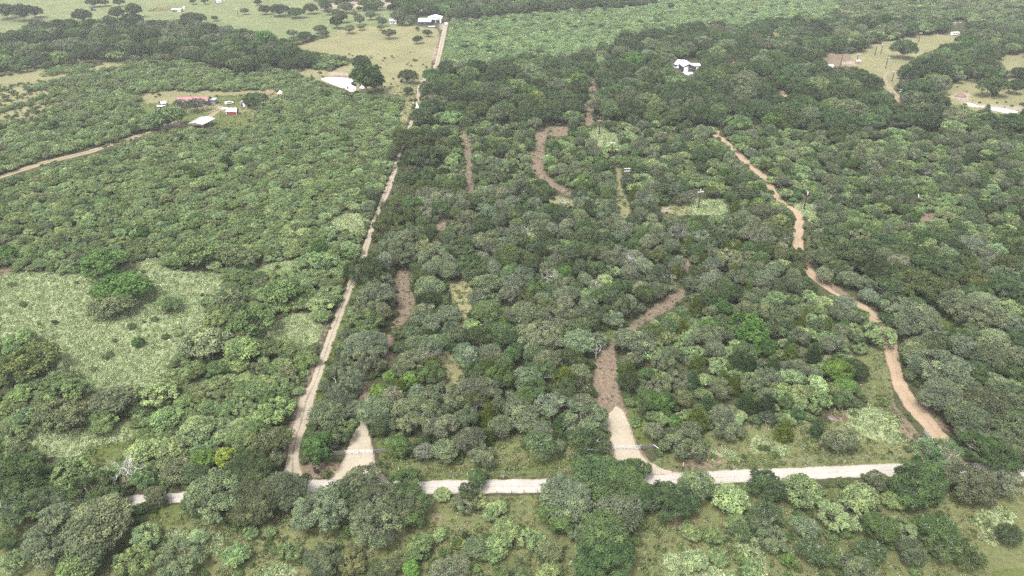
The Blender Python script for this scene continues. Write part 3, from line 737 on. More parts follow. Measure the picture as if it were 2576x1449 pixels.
def cedar_tree(seed, D, H, n, size):
    g = np.random.default_rng(seed)
    nl = 70; C, N, var = [], [], []
    paths, rad = [bend([0, 0, -.15], [0, 0, H * .9], g, 5, .01)], [np.linspace(D * .04, D * .008, 5)]
    for i in range(nl):
        t = (i + .5) / nl; z = H * (0.06 + 0.92 * t)
        rr = D / 2 * ((1 - t) ** 0.5) * g.uniform(.75, 1.12) * min(1, .7 + t * 3)
        az = i * 2.39996 + g.normal(0, .3); d = np.array([math.cos(az), math.sin(az), 0])
        tip = d * rr + [0, 0, z + rr * .25]
        P = bend([0, 0, z - rr * .1], tip, g, 4, .05); paths.append(P); rad.append(np.linspace(D * .012, D * .004, 4))
        k = max(6, int(n / nl * (0.35 + 1.3 * (1 - t))))
        u = g.uniform(.25, 1.05, k)[:, None] ** .7; p = np.array([0, 0, z]) + (tip - [0, 0, z]) * u + g.normal(size=(k, 3)) * [D * .07, D * .07, D * .09] * (1.2 - u * .5)
        lv = g.normal(1, .15)
        C.append(p); N.append(unit(d + g.normal(size=(k, 3)) * .6 + [0, 0, .5]))
        var.append(np.stack([lv * g.uniform(.65, 1.35, k), np.clip(g.normal(.25, .25, k), 0, 1), np.zeros(k)], 1))
    C, N, var = np.vstack(C), np.vstack(N), np.vstack(var)
    LV, LF = leaf_quads(C, N, size, g, .6)
    return tubes(paths, rad, 4), (LV, LF, var)

def bare_tree(seed, D, H, lean=0.0, snag=False):
    g = np.random.default_rng(seed); paths, rad = [], []
    def grow(p, d, L, r, lev):
        q = p + d * L; P = bend(p, q, g, 4, .07); paths.append(P); rad.append(np.linspace(r, r * .62, 4))
        if lev == 0: return
        for _ in range(3 if lev > 1 else 2 + g.integers(0, 2)):
            nd = unit(d * .7 + g.normal(size=3) * .62 + [0, 0, .12]); s = g.uniform(.5, 1)
            grow(p + (q - p) * s if g.random() < .6 else q, nd, L * g.uniform(.55, .8), r * .56, lev - 1)
    d0 = unit(np.array([lean, lean * .3, 1.0]))
    if snag:
        grow(np.array([0, 0, -.1]), d0, H * .8, D * .06, 0); grow(d0 * H * .72, unit(d0 + [.5, .2, 0]), H * .22, D * .03, 1); grow(d0 * H * .55, unit(d0 + [-.8, .2, -.1]), H * .18, D * .025, 1)
    else:
        P = bend([0, 0, -.1], d0 * H * .3, g, 4, .03); paths.append(P); rad.append(np.linspace(D * .028, D * .020, 4))
        for _ in range(5): grow(d0 * H * g.uniform(.22, .32), unit(np.array([g.normal(0, .6), g.normal(0, .6), 1.0])), H * .30, D * .0115, 3)
    V, F = tubes(paths, rad, 4)
    V[:, :2] *= D / 2 / max(np.percentile(np.abs(V[:, :2]), 98), .1) if not snag else 1
    V[:, 2] *= H / V[:, 2].max()
    return V, F

PROTO = {}
def proto(kind, k, wood, leaf, D, H, bark, leafy_bark=None):
    (TV, TF), (LV, LF, var) = wood, leaf
    tm = mesh_np(f'{kind}_trunk', TV, TF, [bark], smooth=True)
    cm = mesh_np(f'{kind}_crown', LV, LF, [M_LEAF], leafvar=var)
    PROTO.setdefault(kind, []).append(dict(trunk=tm, crown=cm, D=D, H=H, raw=(TV, TF, LV, LF, var), bark=bark))
for k in range(9):    # oaks of many outlines
    hh = 6.6 + .5 * (k % 4)
    wood, leaf = crown_tree(100 + k, 8.0, hh, 1.3, 22 + 5 * (k % 4), 0.24 + .022 * (k % 4), 3900 if k % 3 == 2 else 7600, 0.27, twig=9 if k % 3 == 2 else 4 + k % 3, gap=.46 + .05 * (k % 4), asym=.28)
    proto('oak', k, wood, leaf, 8.0, hh, M_LICHEN if k % 2 or k % 3 == 2 else M_BARK)
for k in range(6):
    wood, leaf = crown_tree(140 + k, 14.0, 9.6 + .4 * k, 1.4, 58 + 6 * (k % 3), 0.165 + .02 * (k % 3), 17000, 0.33, twig=5, gap=.52, asym=.26)
    proto('bigoak', k, wood, leaf, 14.0, 9.6 + .4 * k, M_LICHEN if k % 2 == 0 else M_BARK)
for k in range(8):    # low feathery mesquite domes on several stems
    hh = 3.4 + .3 * (k % 4)
    wood, leaf = crown_tree(200 + k, 6.0, hh, 0.5, 24 + 6 * (k % 3), 0.20 + .022 * (k % 4), 5000, 0.235, flat=.72, up=.7, twig=2, stems=3, trunk_r=.16, gap=.5, drop=.15, asym=.32)
    proto('mesq', k, wood, leaf, 6.0, hh, M_BARK)
for k in range(5):    # dense broadleaf trees
    wood, leaf = crown_tree(300 + k, 6.5, 6.4, 1.0, 34, 0.22 + .02 * (k % 3), 6000, 0.29, flat=.9, up=.4, twig=1, gap=.48, drop=.45, asym=.25)
    proto('leafy', k, wood, leaf, 6.5, 6.4, M_BARK)
for k in range(4):
    wood, leaf = cedar_tree(400 + k, 4.0, 5.6 + .5 * (k % 2), 3600, 0.21)
    proto('cedar', k, wood, leaf, 4.0, 5.6 + .5 * (k % 2), M_BARK)
NAMES = {'oak': 'oak_tree', 'mesq': 'mesquite_tree', 'cedar': 'cedar_tree', 'leafy': 'broadleaf_tree'}
WORD = {'oak': 'oak', 'mesq': 'mesquite', 'cedar': 'cedar', 'leafy': 'broadleaf'}

# ------------------------------------------------------------------ trees read off one by one: kind, tone letter, crown centre and width
TL = {'oak': dict(d='dark green', g='grey-green', m='mid-green', o='olive'), 'mesq': dict(l='light green', m='mid-green', b='brownish-grey', y='yellow-green'),
      'cedar': dict(o='olive', d='dark green'), 'leafy': dict(b='bright green', l='lime green', y='yellow-green')}
HAND = '''
o g 140 1343 160;o g 240 1319 167;o g 213 1376 133;o m 50 1193 120;m l 187 1190 100;f l 113 1188 46;o d 233 1233 110;o m 33 1286 96;o m 110 1262 90;o d 272 1250 80;o d 20 1240 90
f y 567 1149 60;f l 510 1156 66;m l 420 1049 83;m l 493 1083 100;m b 150 1046 115;m m 167 986 100;m b 283 1006 117;m m 260 1059 80;m l 400 993 90;m l 693 1033 90;o o 683 1110 105;m l 360 1133 90;m l 433 1139 90;m b 450 1183 95;o d 493 1193 75
o g 547 1243 150;o d 627 1190 135;o g 633 1259 140;o g 710 1233 125;o d 493 1262 80;o g 390 1246 60
o g 807 1283 132;o g 902 1215 110;o g 975 1266 135;o g 949 1309 130;o m 1025 1270 108;o m 1019 1213 76;o d 872 1249 108
m l 33 1416 80;c d 50 1396 26;m m 200 1420 125;m l 363 1349 85;m m 337 1412 100;o g 450 1403 120;m l 593 1396 90;m l 630 1339 45;m l 677 1333 43;m l 500 1349 56;m m 730 1386 65;o g 810 1409 105;o m 20 1363 60
o m 1202 1206 58;o d 1178 1238 62;m l 1205 1259 50;m l 1112 1243 46;o g 1165 1266 58;m l 1245 1283 60;m l 1275 1329 90;m l 1249 1376 92;m l 1335 1356 75;o g 1385 1386 85;o g 1195 1379 80;m l 1055 1376 88;m l 1105 1346 45;c d 1169 1346 28;m y 1152 1366 38;f l 1035 1429 56;o g 969 1432 82;o g 1132 1432 92;m l 1299 1432 85;m l 1379 1436 70;m b 885 1410 85
o g 1425 1249 136;o m 1509 1193 138;o m 1559 1226 140;o m 1409 1286 104;o g 1559 1283 122;o m 1592 1181 76;o m 1519 1343 165;o m 1519 1406 150;o d 1675 1259 128;o g 1450 1330 70
o m 1005 1120 62;c d 1069 1109 36;o g 1119 1133 78;o g 1212 1146 70;c o 1225 1096 46;c o 1229 1043 58;m l 1169 1043 50;o m 1359 1119 95;o g 1312 1043 108;o g 1392 1019 85;c d 1409 1063 42;o g 1465 1016 75;o g 1475 1056 105;o d 1475 1122 112
o g 942 1033 108;o g 1045 1039 116;o g 1112 1003 98;f l 955 986 52;f l 1035 955 48;f l 980 948 40;f b 800 1126 80;o g 823 1043 103;o d 850 1085 66
o g 1725 1116 90;o g 1834 1083 65;c o 1974 1079 54;c d 2057 1073 46;o g 2117 1106 85;c o 1754 1049 64;c d 1877 1009 54;c d 1930 1016 58;m l 1967 996 45;m l 2064 1003 55;m l 1700 1085 40;m d 2284 1129 20
o g 1747 1226 98;m l 1837 1253 105;o d 1931 1222 92;m l 2017 1233 106;m l 2164 1249 95;m l 2250 1259 65;o g 2204 1203 48;o m 2314 1213 156;o m 2366 1146 112;o d 2490 1138 120;o g 2434 1213 125;o g 2530 1216 84
o m 1924 1299 85;m l 1857 1323 85;m l 1790 1346 66;m l 1737 1339 60;m l 1747 1409 85;m l 1807 1403 65;o g 1944 1356 84;o g 2027 1326 85;m l 2111 1293 105;o m 2217 1326 98;m l 2267 1329 80;o m 2050 1389 108;o m 2190 1386 96;o g 2150 1422 92;o g 2294 1386 95;o m 2367 1333 108;o m 2384 1380 108;o m 2434 1395 92;o d 2540 1343 85;f l 1984 1409 46;m l 1890 1432 60
o g 2367 993 116;o g 2484 1016 130;o g 2434 1049 125;o g 2534 999 108;o d 2560 1080 100;o g 2480 1090 110
f b 260 660 126;f b 307 723 125;m b 280 768 94;m m 423 763 66;f b 347 860 27;m m 270 893 26;m m 67 910 134;m m 50 860 85;m b 183 946 42;m m 620 803 138;m b 580 750 85;m m 710 730 110;m b 520 866 122;m m 610 876 100;m m 707 876 85;m l 810 760 74;m l 807 793 54;m l 797 656 85;m m 490 636 110;m b 590 643 95;m m 580 696 44;m m 630 703 44;m l 446 836 28;m m 330 820 24
o o 978 560 74;o d 919 680 92;o g 949 743 90;o g 1002 633 84;o g 1089 650 74;o d 1165 633 54;o o 1279 643 72;o m 1285 686 62;o m 1225 783 72;o g 1229 713 74;o g 1079 723 76;o g 1132 790 64;o g 1322 790 84;o g 1405 800 84;o o 1485 813 60;o g 1542 803 56;o g 1592 860 90;f b 1419 686 44;c o 1422 950 64;c o 1579 933 50;o o 1646 836 54;o g 1359 846 98;o g 1459 860 108;o g 1325 950 84;o g 922 866 108;o m 919 816 84;o g 1045 866 64;o g 1168 893 70
o d 2094 623 100;o g 2064 643 80;o g 2074 690 54;o d 2200 670 104;o d 2384 673 94;o o 2317 716 110;o m 2237 730 80;o g 2400 760 90;o g 2467 793 108;o d 2534 716 88;o g 2314 823 112;m l 2210 840 84;f b 1884 826 90;o g 1787 846 74;m m 2157 790 48;o g 2127 766 64;o o 2004 676 52;o d 1970 596 56;c o 1850 523 38;f l 2110 930 64;o d 2154 926 64;c d 1884 913 48;c d 1947 920 44;o g 2300 883 84;o g 2367 926 124;o g 2484 900 108;o g 1904 593 72;o d 2000 640 50
o d 1027 190 46;o d 1027 227 26;f b 925 193 80;o d 909 157 53;o d 947 213 34;o g 979 83 33;o d 1075 82 24;o d 1051 98 27;o d 1050 72 14;o m 957 68 20;o g 908 67 20;o g 879 72 28
o m 1085 187 45;o d 1059 293 60;o o 1039 353 90;o d 1068 393 80;o o 1034 432 48;f l 1282 205 30;f l 1439 203 22;f b 1559 230 48;f b 1332 227 40;f l 1439 248 28;o o 1200 275 60;o d 1330 290 66
o d 2274 120 62;o d 2314 230 75;o d 2344 173 78;m y 2404 288 18;o d 2470 180 60;o d 2500 215 66;o d 2556 215 50;c d 2504 226 20;c d 2483 276 26;f b 2100 100 34;m l 2140 108 40;m l 1540 372 48
o d 642 248 50;o d 493 262 43;o d 453 260 30;m m 417 293 96;m m 655 272 26;m l 380 296 50
o d 205 37 46;o d 293 30 40;o d 335 23 46;o d 480 43 40;o d 500 45 34;o d 233 5 28;o d 260 6 22;o d 298 5 26;o d 10 25 50;o d 50 28 56;o d 88 28 36;o d 615 27 22;o d 667 23 30;o d 703 23 40;o d 648 5 18;o d 485 3 18;o d 515 2 18;o d 540 45 18;o d 745 30 34;o d 780 20 34;o d 820 15 30;o d 275 55 48;o d 330 50 50
'''
DEAD = [(327,1179,92,'bare'),(1385,696,54,'bare'),(1589,663,42,'bare'),(1555,630,36,'bare'),(1164,676,32,'bare'),(1412,920,12,'snag'),(842,962,16,'snag'),(1980,300,30,'bare'),(1770,303,22,'bare'),(1179,896,56,'bare'),(1062,890,56,'bare'),(1345,862,42,'bare'),(1319,583,36,'bare'),(1572,583,26,'bare'),(1462,585,30,'bare'),(355,50,22,'bare'),(1432,870,40,'bare'),(1290,1066,44,'bare'),(1500,880,40,'bare'),(2365,883,30,'bare'),(1690,700,24,'bare'),(1650,560,20,'bare'),(1420,505,30,'bare')]

TREES = []    # dict(kind, tone, x, y, w, h, hand)
def solve(cx, cy, wpx, hw):
    """base point and width in metres of a crown seen centred at (cx, cy), wpx wide; height = hw * width"""
    z = 3.0
    for _ in range(6):
        P = gp(cx, cy, z); dep = pr([P])[2][0]; w = wpx * dep / FPX; z = 0.55 * w * hw
    return P.x, P.y, w
HW = {'oak': 0.80, 'mesq': 0.62, 'cedar': 1.18, 'leafy': 0.95}
for row in HAND.replace('\n', ';').split(';'):
    if not row.strip(): continue
    k, t, cx, cy, w = row.split()
    kind = {'o': 'oak', 'm': 'mesq', 'c': 'cedar', 'f': 'leafy'}[k]
    tone = TL[kind].get(t, list(TL[kind].values())[0])
    hw = HW[kind] * (0.86 if float(w) > 100 and kind == 'oak' else 0.62 if float(w) > 100 and kind == 'leafy' else 1)
    if float(cy) > 1300 and float(w) < 130: w = float(w) * .86
    x, y, wm = solve(float(cx), float(cy), float(w), hw)
    TREES.append(dict(kind=kind, tone=tone, x=x, y=y, w=wm, h=wm * hw, hand=True))
for cx, cy, w in ((1005,1120,66),(800,1126,80),(1202,1206,58)): pass

# the rest of the cover, sown zone by zone without crowding
GRID = {}
def cells(x, y, r): 
    q = int(r // 6) + 1; i, j = int(x // 6), int(y // 6)
    for a in range(i - q, i + q + 1):
        for b in range(j - q, j + q + 1): yield (a, b)
def put(t):
    GRID.setdefault((int(t['x'] // 6), int(t['y'] // 6)), []).append((t['x'], t['y'], t['w'] / 2))
for t in TREES: put(t)
def clash(x, y, r, pack):
    for c in cells(x, y, r + 9):
        for a, b, s in GRID.get(c, ()):
            if (a - x) ** 2 + (b - y) ** 2 < (pack * (r + s)) ** 2: return True
    return False
def sow():
    g = np.random.default_rng(11)
    total = 300000
    # uniform over a fan a little wider than the view, out to the far end of it
    D = np.sqrt(g.uniform(80 ** 2, 1180 ** 2, total)); A = g.uniform(-R(44), R(44), total)
    X, Y = D * np.sin(A), D * np.cos(A)
    S = g.random(total)
    px, py, dep = pr(np.stack([X, Y, np.full(total, 2.5)], 1))
    bx, by, _ = pr(np.stack([X, Y, np.zeros(total)], 1))
    jx = 9 * np.sin(X * .35 + 2 * np.sin(Y * .21)) + 6 * np.sin(Y * .9 + X * .5); jy = 5 * np.sin(Y * .33 + 2 * np.sin(X * .25)) + 3 * np.sin(X * 1.1 - Y * .4)
    far = np.clip(120 / np.maximum(dep, 1), .15, 1)
    zi = look(m_zone, px, py); op = look(m_open, bx + jx * far, by + jy * far) | look(m_keep, bx, by)
    inside = (px > -150) & (px < 2726) & (py > -110) & (py < 1660)
    order = np.argsort(-S)          # big ones first
    a12 = np.linspace(0, 2 * math.pi, 12, endpoint=False)
    el = np.concatenate([np.stack([np.cos(a12), np.sin(a12)], 1) * .95, np.stack([np.cos(a12[::2]), np.sin(a12[::2])], 1) * .5, [[0, 0]]])
    for i in order:
        if not inside[i] or op[i]: continue
        zn = ZONES[zi[i]][0]; pal = PAL[zn]
        lo, hi = SIZE[zn]; w = lo + (hi - lo) * S[i] ** 1.7
        x, y = X[i], Y[i]
        pick = g.random() * sum(p[2] for p in pal)
        for kind, tone, wt in pal:
            pick -= wt
            if pick <= 0: break
        if kind == 'cedar': w = min(w, 4.8)
        if zn == 'mesq_thin' and math.sin(x * .07 + 2.1 * math.sin(y * .031)) + math.sin(y * .055 + 1.6 * math.sin(x * .045)) + .8 * math.sin(x * .19 - y * .11) < -.15: continue
        hw = HW[kind] * g.uniform(.8, 1.2) * (1.32 if kind == 'oak' and zn in ('oakgrey', 'mix', 'mixcedar') else 1)
        if kind == 'mesq' and zn not in ('mesq', 'mesqfar', 'mesq_thin'): hw *= 1.1
        if clash(x, y, w / 2, PACK.get(zn, 0.72)): continue
        h = w * hw; th = math.atan2(HCAM, math.hypot(x, y))
        cxp, cyp, dp = pr([[x, y, h * .55]]); s = FPX / dp[0]
        rx, ry = w / 2 * s, .5 * math.hypot(h * math.cos(th), w * math.sin(th)) * s
        ex, ey = cxp[0] + el[:, 0] * rx, cyp[0] + el[:, 1] * ry
        vis = (ex > -30) & (ex < 2606) & (ey > -30) & (ey < 1480)
        if vis.any():
            if (look(m_keep, ex, ey) & vis).mean() > 0.06: continue
            if (look(m_open, ex, ey) & vis).mean() > 0.30: continue
        t = dict(kind=kind, tone=tone, x=x, y=y, w=w, h=h, hand=False, far=zn == 'mesqfar')
        TREES.append(t); put(t)
sow()
# low scrub fills between the trunks of the closed woods
SCRUB = []
def sow_scrub():
    g = np.random.default_rng(23); total = 60000
    D = np.sqrt(g.uniform(82 ** 2, 560 ** 2, total)); A = g.uniform(-R(42), R(42), total)
    X, Y = D * np.sin(A), D * np.cos(A); W = g.uniform(1.0, 2.6, total)
    bx, by, dp = pr(np.stack([X, Y, np.zeros(total)], 1)); tx, ty, _ = pr(np.stack([X, Y, W * .6], 1))
    zi = look(m_zone, bx, by)
    for i in range(total):
        if look(m_open, bx[i], by[i]) and g.random() > 0.06: continue
        if look(m_keep, bx[i], by[i]) or look(m_keep, tx[i], ty[i]): continue
        zn = ZONES[zi[i]][0]
        if g.random() > {'foreshrub': .35, 'mesq': .45, 'mix': .5, 'oakgrey': .5}.get(zn, .4): continue
        SCRUB.append((X[i], Y[i], W[i], zn))
sow_scrub()

# ------------------------------------------------------------------ which trees are built one by one
for t in TREES:
    t['px'], t['py'], t['dep'] = [float(v[0]) for v in pr([[t['x'], t['y'], t['h'] * .55]])]
    t['size'] = t['w'] * FPX / t['dep']
    t['in'] = -t['size'] * .4 < t['px'] < 2576 + t['size'] * .4 and -t['size'] * .3 < t['py'] < 1449 + t['size'] * .3
    t['c'] = np.array(TONES[t['kind']][t['tone']])
CAP = {'oak': 300, 'mesq': 300, 'cedar': 300, 'leafy': 300}
for kind in CAP:
    mine = sorted((t for t in TREES if t['kind'] == kind and t['in']), key=lambda t: (not t['hand'], -t['size']))
    for t in mine[:CAP[kind]]: t['one'] = True

# landmarks for telling trees apart
LMARK = [("the narrower closed gate",905,1133),("the wider closed gate",1573,1127),("the open ranch gates",2325,1100),("the white dead tree",327,1179),("the black bins",795,1186),("the red shed",583,282),
 ("the red-roofed house",490,252),("the open-sided carport",508,303),("the round grey weed-field bush",280,768),("the stock pond",850,208),("the white farmhouse in the oaks",1722,165),("the tallest dead tree",1385,696),
 ("the double-crossarm power pole",1579,428),("the power pole by the ranch road",2024,505),("the rightmost near power pole",2303,510),("the transformer pole at the clearing",1759,500),("the leaning roadside oak",390,1246),
 ("the yellow-green corner tree",567,1149),("the huge front oak",1519,1343),("the small roadside oak",1202,1206),("the oak at the ranch-road mouth",2450,1153),("the brown strip by the lane",1015,760),
 ("the brown turn above the drive",1525,930),("the ranch-road bend",2005,590),("the L-shaped brown clearing",1360,385),("the yellow grass gap",1155,740),("the small green grass patch",270,1140),
 ("the tree over the ranch road",2210,840),("the photo's lower left corner",0,1449),("the photo's lower right corner",2576,1449),("the photo's bottom edge centre",1130,1449),("the dark right-edge oak",2540,1343),
 ("the white bare limbs",1179,896),("the pale drive's upper end",1550,1036),("the lone dark lane tree",1027,190),("the lower lane bend",740,1120),("the lane's middle stretch",860,770),("the far lane kink",1000,420),
 ("the pale weed field",300,900),("the roadside grass clearing",2000,1130),("the sandy bush gap",308,545),("the red soil patch at the left edge",10,688),("the narrow brown track",1178,430),("the ranch-road fork of sand",1800,335),
 ("the ranch-road S-bend",2110,745),("the small pools",2490,274),("the reddish dirt mound",2415,238),("the brown trail in the oaks",1484,260),("the far metal barn",1080,53),("the grey field shed",445,26)]
ORD = ['', 'second ', 'third ', 'fourth ', 'fifth ', 'sixth ', 'seventh ', 'eighth ', 'ninth ', 'tenth ', 'eleventh ', 'twelfth ', 'thirteenth ', 'fourteenth ', 'fifteenth ']
def size_word(t):
    m = {'oak': (5.5, 8.5, 12), 'mesq': (4.4, 6.6, 8.5), 'cedar': (2.6, 4.2, 6), 'leafy': (3.6, 6, 9)}[t['kind']]
    return 'small' if t['w'] < m[0] else 'mid-sized' if t['w'] < m[1] else 'broad' if t['w'] < m[2] else 'huge'
def direction(dx, dy):
    if abs(dx) > 2.2 * abs(dy): return 'right of' if dx > 0 else 'left of'
    if abs(dy) > 2.2 * abs(dx): return 'below' if dy > 0 else 'above'
    return ('below' if dy > 0 else 'above') + ('-right of' if dx > 0 else '-left of')
GROUPS = {}
for t in TREES:
    if not t.get('one'): continue
    best = min(LMARK, key=lambda m: math.hypot(m[1] - t['px'], (m[2] - t['py']) * 1.2))
    d = math.hypot(best[1] - t['px'], best[2] - t['py'])
    t['lm'], t['ld'] = best, d
    t['dir'] = direction(t['px'] - best[1], t['py'] - best[2])
    t['sw'] = size_word(t)
    GROUPS.setdefault((best[0], t['dir'], t['kind'], t['tone'], t['sw']), []).append(t)
for (lm, dr, kind, tone, sw), ts in GROUPS.items():
    ts.sort(key=lambda t: t['ld'])
    for i, t in enumerate(ts):
        t['label'] = f"{ORD[i]}nearest {sw} {tone} {WORD[kind]} {dr} {lm}" if len(ts) > 1 else f"{sw} {tone} {WORD[kind]} {dr} {lm}"
GNAME = {'oak': 'oaks in the woods and along the roads', 'mesq': 'mesquites of the brush land', 'cedar': 'cedars among the oaks', 'leafy': 'bright broadleaf trees'}

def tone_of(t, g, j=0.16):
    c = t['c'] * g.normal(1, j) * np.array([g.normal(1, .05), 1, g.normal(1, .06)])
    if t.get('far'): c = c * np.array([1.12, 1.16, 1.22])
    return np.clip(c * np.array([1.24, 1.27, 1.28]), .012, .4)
gt = np.random.default_rng(31)
def choose(t):
    pool = PROTO['bigoak'] if t['kind'] == 'oak' and t['w'] > 10.5 else PROTO[t['kind']]
    return pool[gt.integers(0, len(pool))]
for t in TREES:
    if not t.get('one'): continue
    p = choose(t)
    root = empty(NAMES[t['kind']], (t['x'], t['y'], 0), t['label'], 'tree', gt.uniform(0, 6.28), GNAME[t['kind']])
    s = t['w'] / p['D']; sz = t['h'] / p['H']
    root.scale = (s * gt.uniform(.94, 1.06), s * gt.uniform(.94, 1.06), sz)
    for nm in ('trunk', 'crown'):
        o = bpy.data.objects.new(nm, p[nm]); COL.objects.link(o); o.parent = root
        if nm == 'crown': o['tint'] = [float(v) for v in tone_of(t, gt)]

# ------------------------------------------------------------------ mass planting: one object per kind of cover
def scatter(name, pts, idx, scl, rotz, tint, meshes, label):
    n = len(pts)
    me = bpy.data.meshes.new(name)
    me.vertices.add(n); me.vertices.foreach_set('co', np.asarray(pts, np.float32).ravel())
    def attr(nm, ty, key, arr):
        a = me.attributes.new(nm, ty, 'POINT'); a.data.foreach_set(key, np.asarray(arr).ravel())
    attr('which', 'INT', 'value', np.asarray(idx, np.int32)); attr('size', 'FLOAT_VECTOR', 'vector', np.asarray(scl, np.float32))
    rot = np.zeros((n, 3), np.float32); rot[:, 2] = rotz; attr('turn', 'FLOAT_VECTOR', 'vector', rot)
    attr('tint', 'FLOAT_VECTOR', 'vector', np.asarray(tint, np.float32))
    o = bpy.data.objects.new(name, me); COL.objects.link(o)
    ng = bpy.data.node_groups.new(name, 'GeometryNodeTree')
    ng.interface.new_socket('Geometry', in_out='INPUT', socket_type='NodeSocketGeometry')
    ng.interface.new_socket('Geometry', in_out='OUTPUT', socket_type='NodeSocketGeometry')
    N, Lk = ng.nodes, ng.links
    gi, go = N.new('NodeGroupInput'), N.new('NodeGroupOutput')
    iop = N.new('GeometryNodeInstanceOnPoints'); jn = N.new('GeometryNodeJoinGeometry')
    for mm in reversed(meshes):
        src = bpy.data.objects.new(mm.name + '_form', mm)       # form only: not linked to the scene
        oi = N.new('GeometryNodeObjectInfo'); oi.inputs['Object'].default_value = src
        g2 = N.new('GeometryNodeGeometryToInstance')
        Lk.new(oi.outputs['Geometry'], g2.inputs[0]); Lk.new(g2.outputs[0], jn.inputs[0])
    def na(nm, ty):
        q = N.new('GeometryNodeInputNamedAttribute'); q.data_type = ty; q.inputs['Name'].default_value = nm; return q.outputs[0]
    iop.inputs['Pick Instance'].default_value = True
    Lk.new(gi.outputs[0], iop.inputs['Points']); Lk.new(jn.outputs[0], iop.inputs['Instance'])
    Lk.new(na('which', 'INT'), iop.inputs['Instance Index']); Lk.new(na('turn', 'FLOAT_VECTOR'), iop.inputs['Rotation']); Lk.new(na('size', 'FLOAT_VECTOR'), iop.inputs['Scale'])
    Lk.new(iop.outputs[0], go.inputs[0])
    md = o.modifiers.new('planting', 'NODES'); md.node_group = ng
    return tag(o, label, kind='stuff')

def joined(p, name, step=1):
    TV, TF, LV, LF, var = p['raw']
    if step > 1:      # lighter crown for far trees: fewer, larger sprays
        q = LV.reshape(-1, 4, 3)[::step]; c = q.mean(1, keepdims=True); LV = (c + (q - c) * math.sqrt(step) * 0.95).reshape(-1, 3); var = var[::step]
        LF = np.arange(len(LV)).reshape(-1, 4)
    V = np.vstack([TV, LV]); F = np.vstack([TF, LF + len(TV)])
    mi = np.concatenate([np.zeros(len(TF), int), np.ones(len(LF), int)])
    vv = np.vstack([np.ones((len(TF), 3)), var])
    return mesh_np(name, V, F, [p['bark'], M_LEAF], mi, vv)

def mass(kind, name, label):
    ts = [t for t in TREES if t['kind'] == kind and not t.get('one')]
    if not ts: return
    P = PROTO[kind]; m = [joined(p, name, 1) for p in P]
    big = kind == 'oak'
    if big: m += [joined(p, name, 1) for p in PROTO['bigoak']]; PP = P + PROTO['bigoak']
    else: PP = P
    idx = [int(len(P) + gt.integers(0, len(PROTO['bigoak']))) if big and t['w'] > 10.5 else int(gt.integers(0, len(P))) for t in ts]
    scl = [(t['w'] / PP[i]['D'] * gt.uniform(.92, 1.08), t['w'] / PP[i]['D'] * gt.uniform(.92, 1.08), t['h'] / PP[i]['H']) for t, i in zip(ts, idx)]
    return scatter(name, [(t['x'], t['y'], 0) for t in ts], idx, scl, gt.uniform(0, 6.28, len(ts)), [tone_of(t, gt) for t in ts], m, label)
mass('oak', 'oak_woods', 'the rest of the oak woods beyond the nearer single oaks')
mass('mesq', 'mesquite_brush', 'the rest of the low mesquite brush covering the ranch land')
mass('cedar', 'cedar_woods', 'the rest of the cedars among the woods')
mass('leafy', 'broadleaf_woods', 'the rest of the bright broadleaf trees')
# understory
idx = gt.integers(0, 8, len(SCRUB)); W = np.array([s[2] for s in SCRUB])
tn = []
for s in SCRUB:
    z = s[3]
    base = np.array((0.060,0.088,0.036) if z in ('oakgrey', 'oakright', 'oakdark', 'lane') else (0.082,0.122,0.05))
    tn.append(base * gt.normal(1, .2))
scatter('undergrowth', [(s[0], s[1], 0) for s in SCRUB], idx, np.stack([W / 6, W / 6, W / 6 * gt.uniform(.8, 1.3, len(W))], 1), gt.uniform(0, 6.28, len(W)), np.clip(tn, .02, .3),
        [joined(p, 'undergrowth', 4) for p in PROTO['mesq']], 'low scrub filling the ground between the trees')

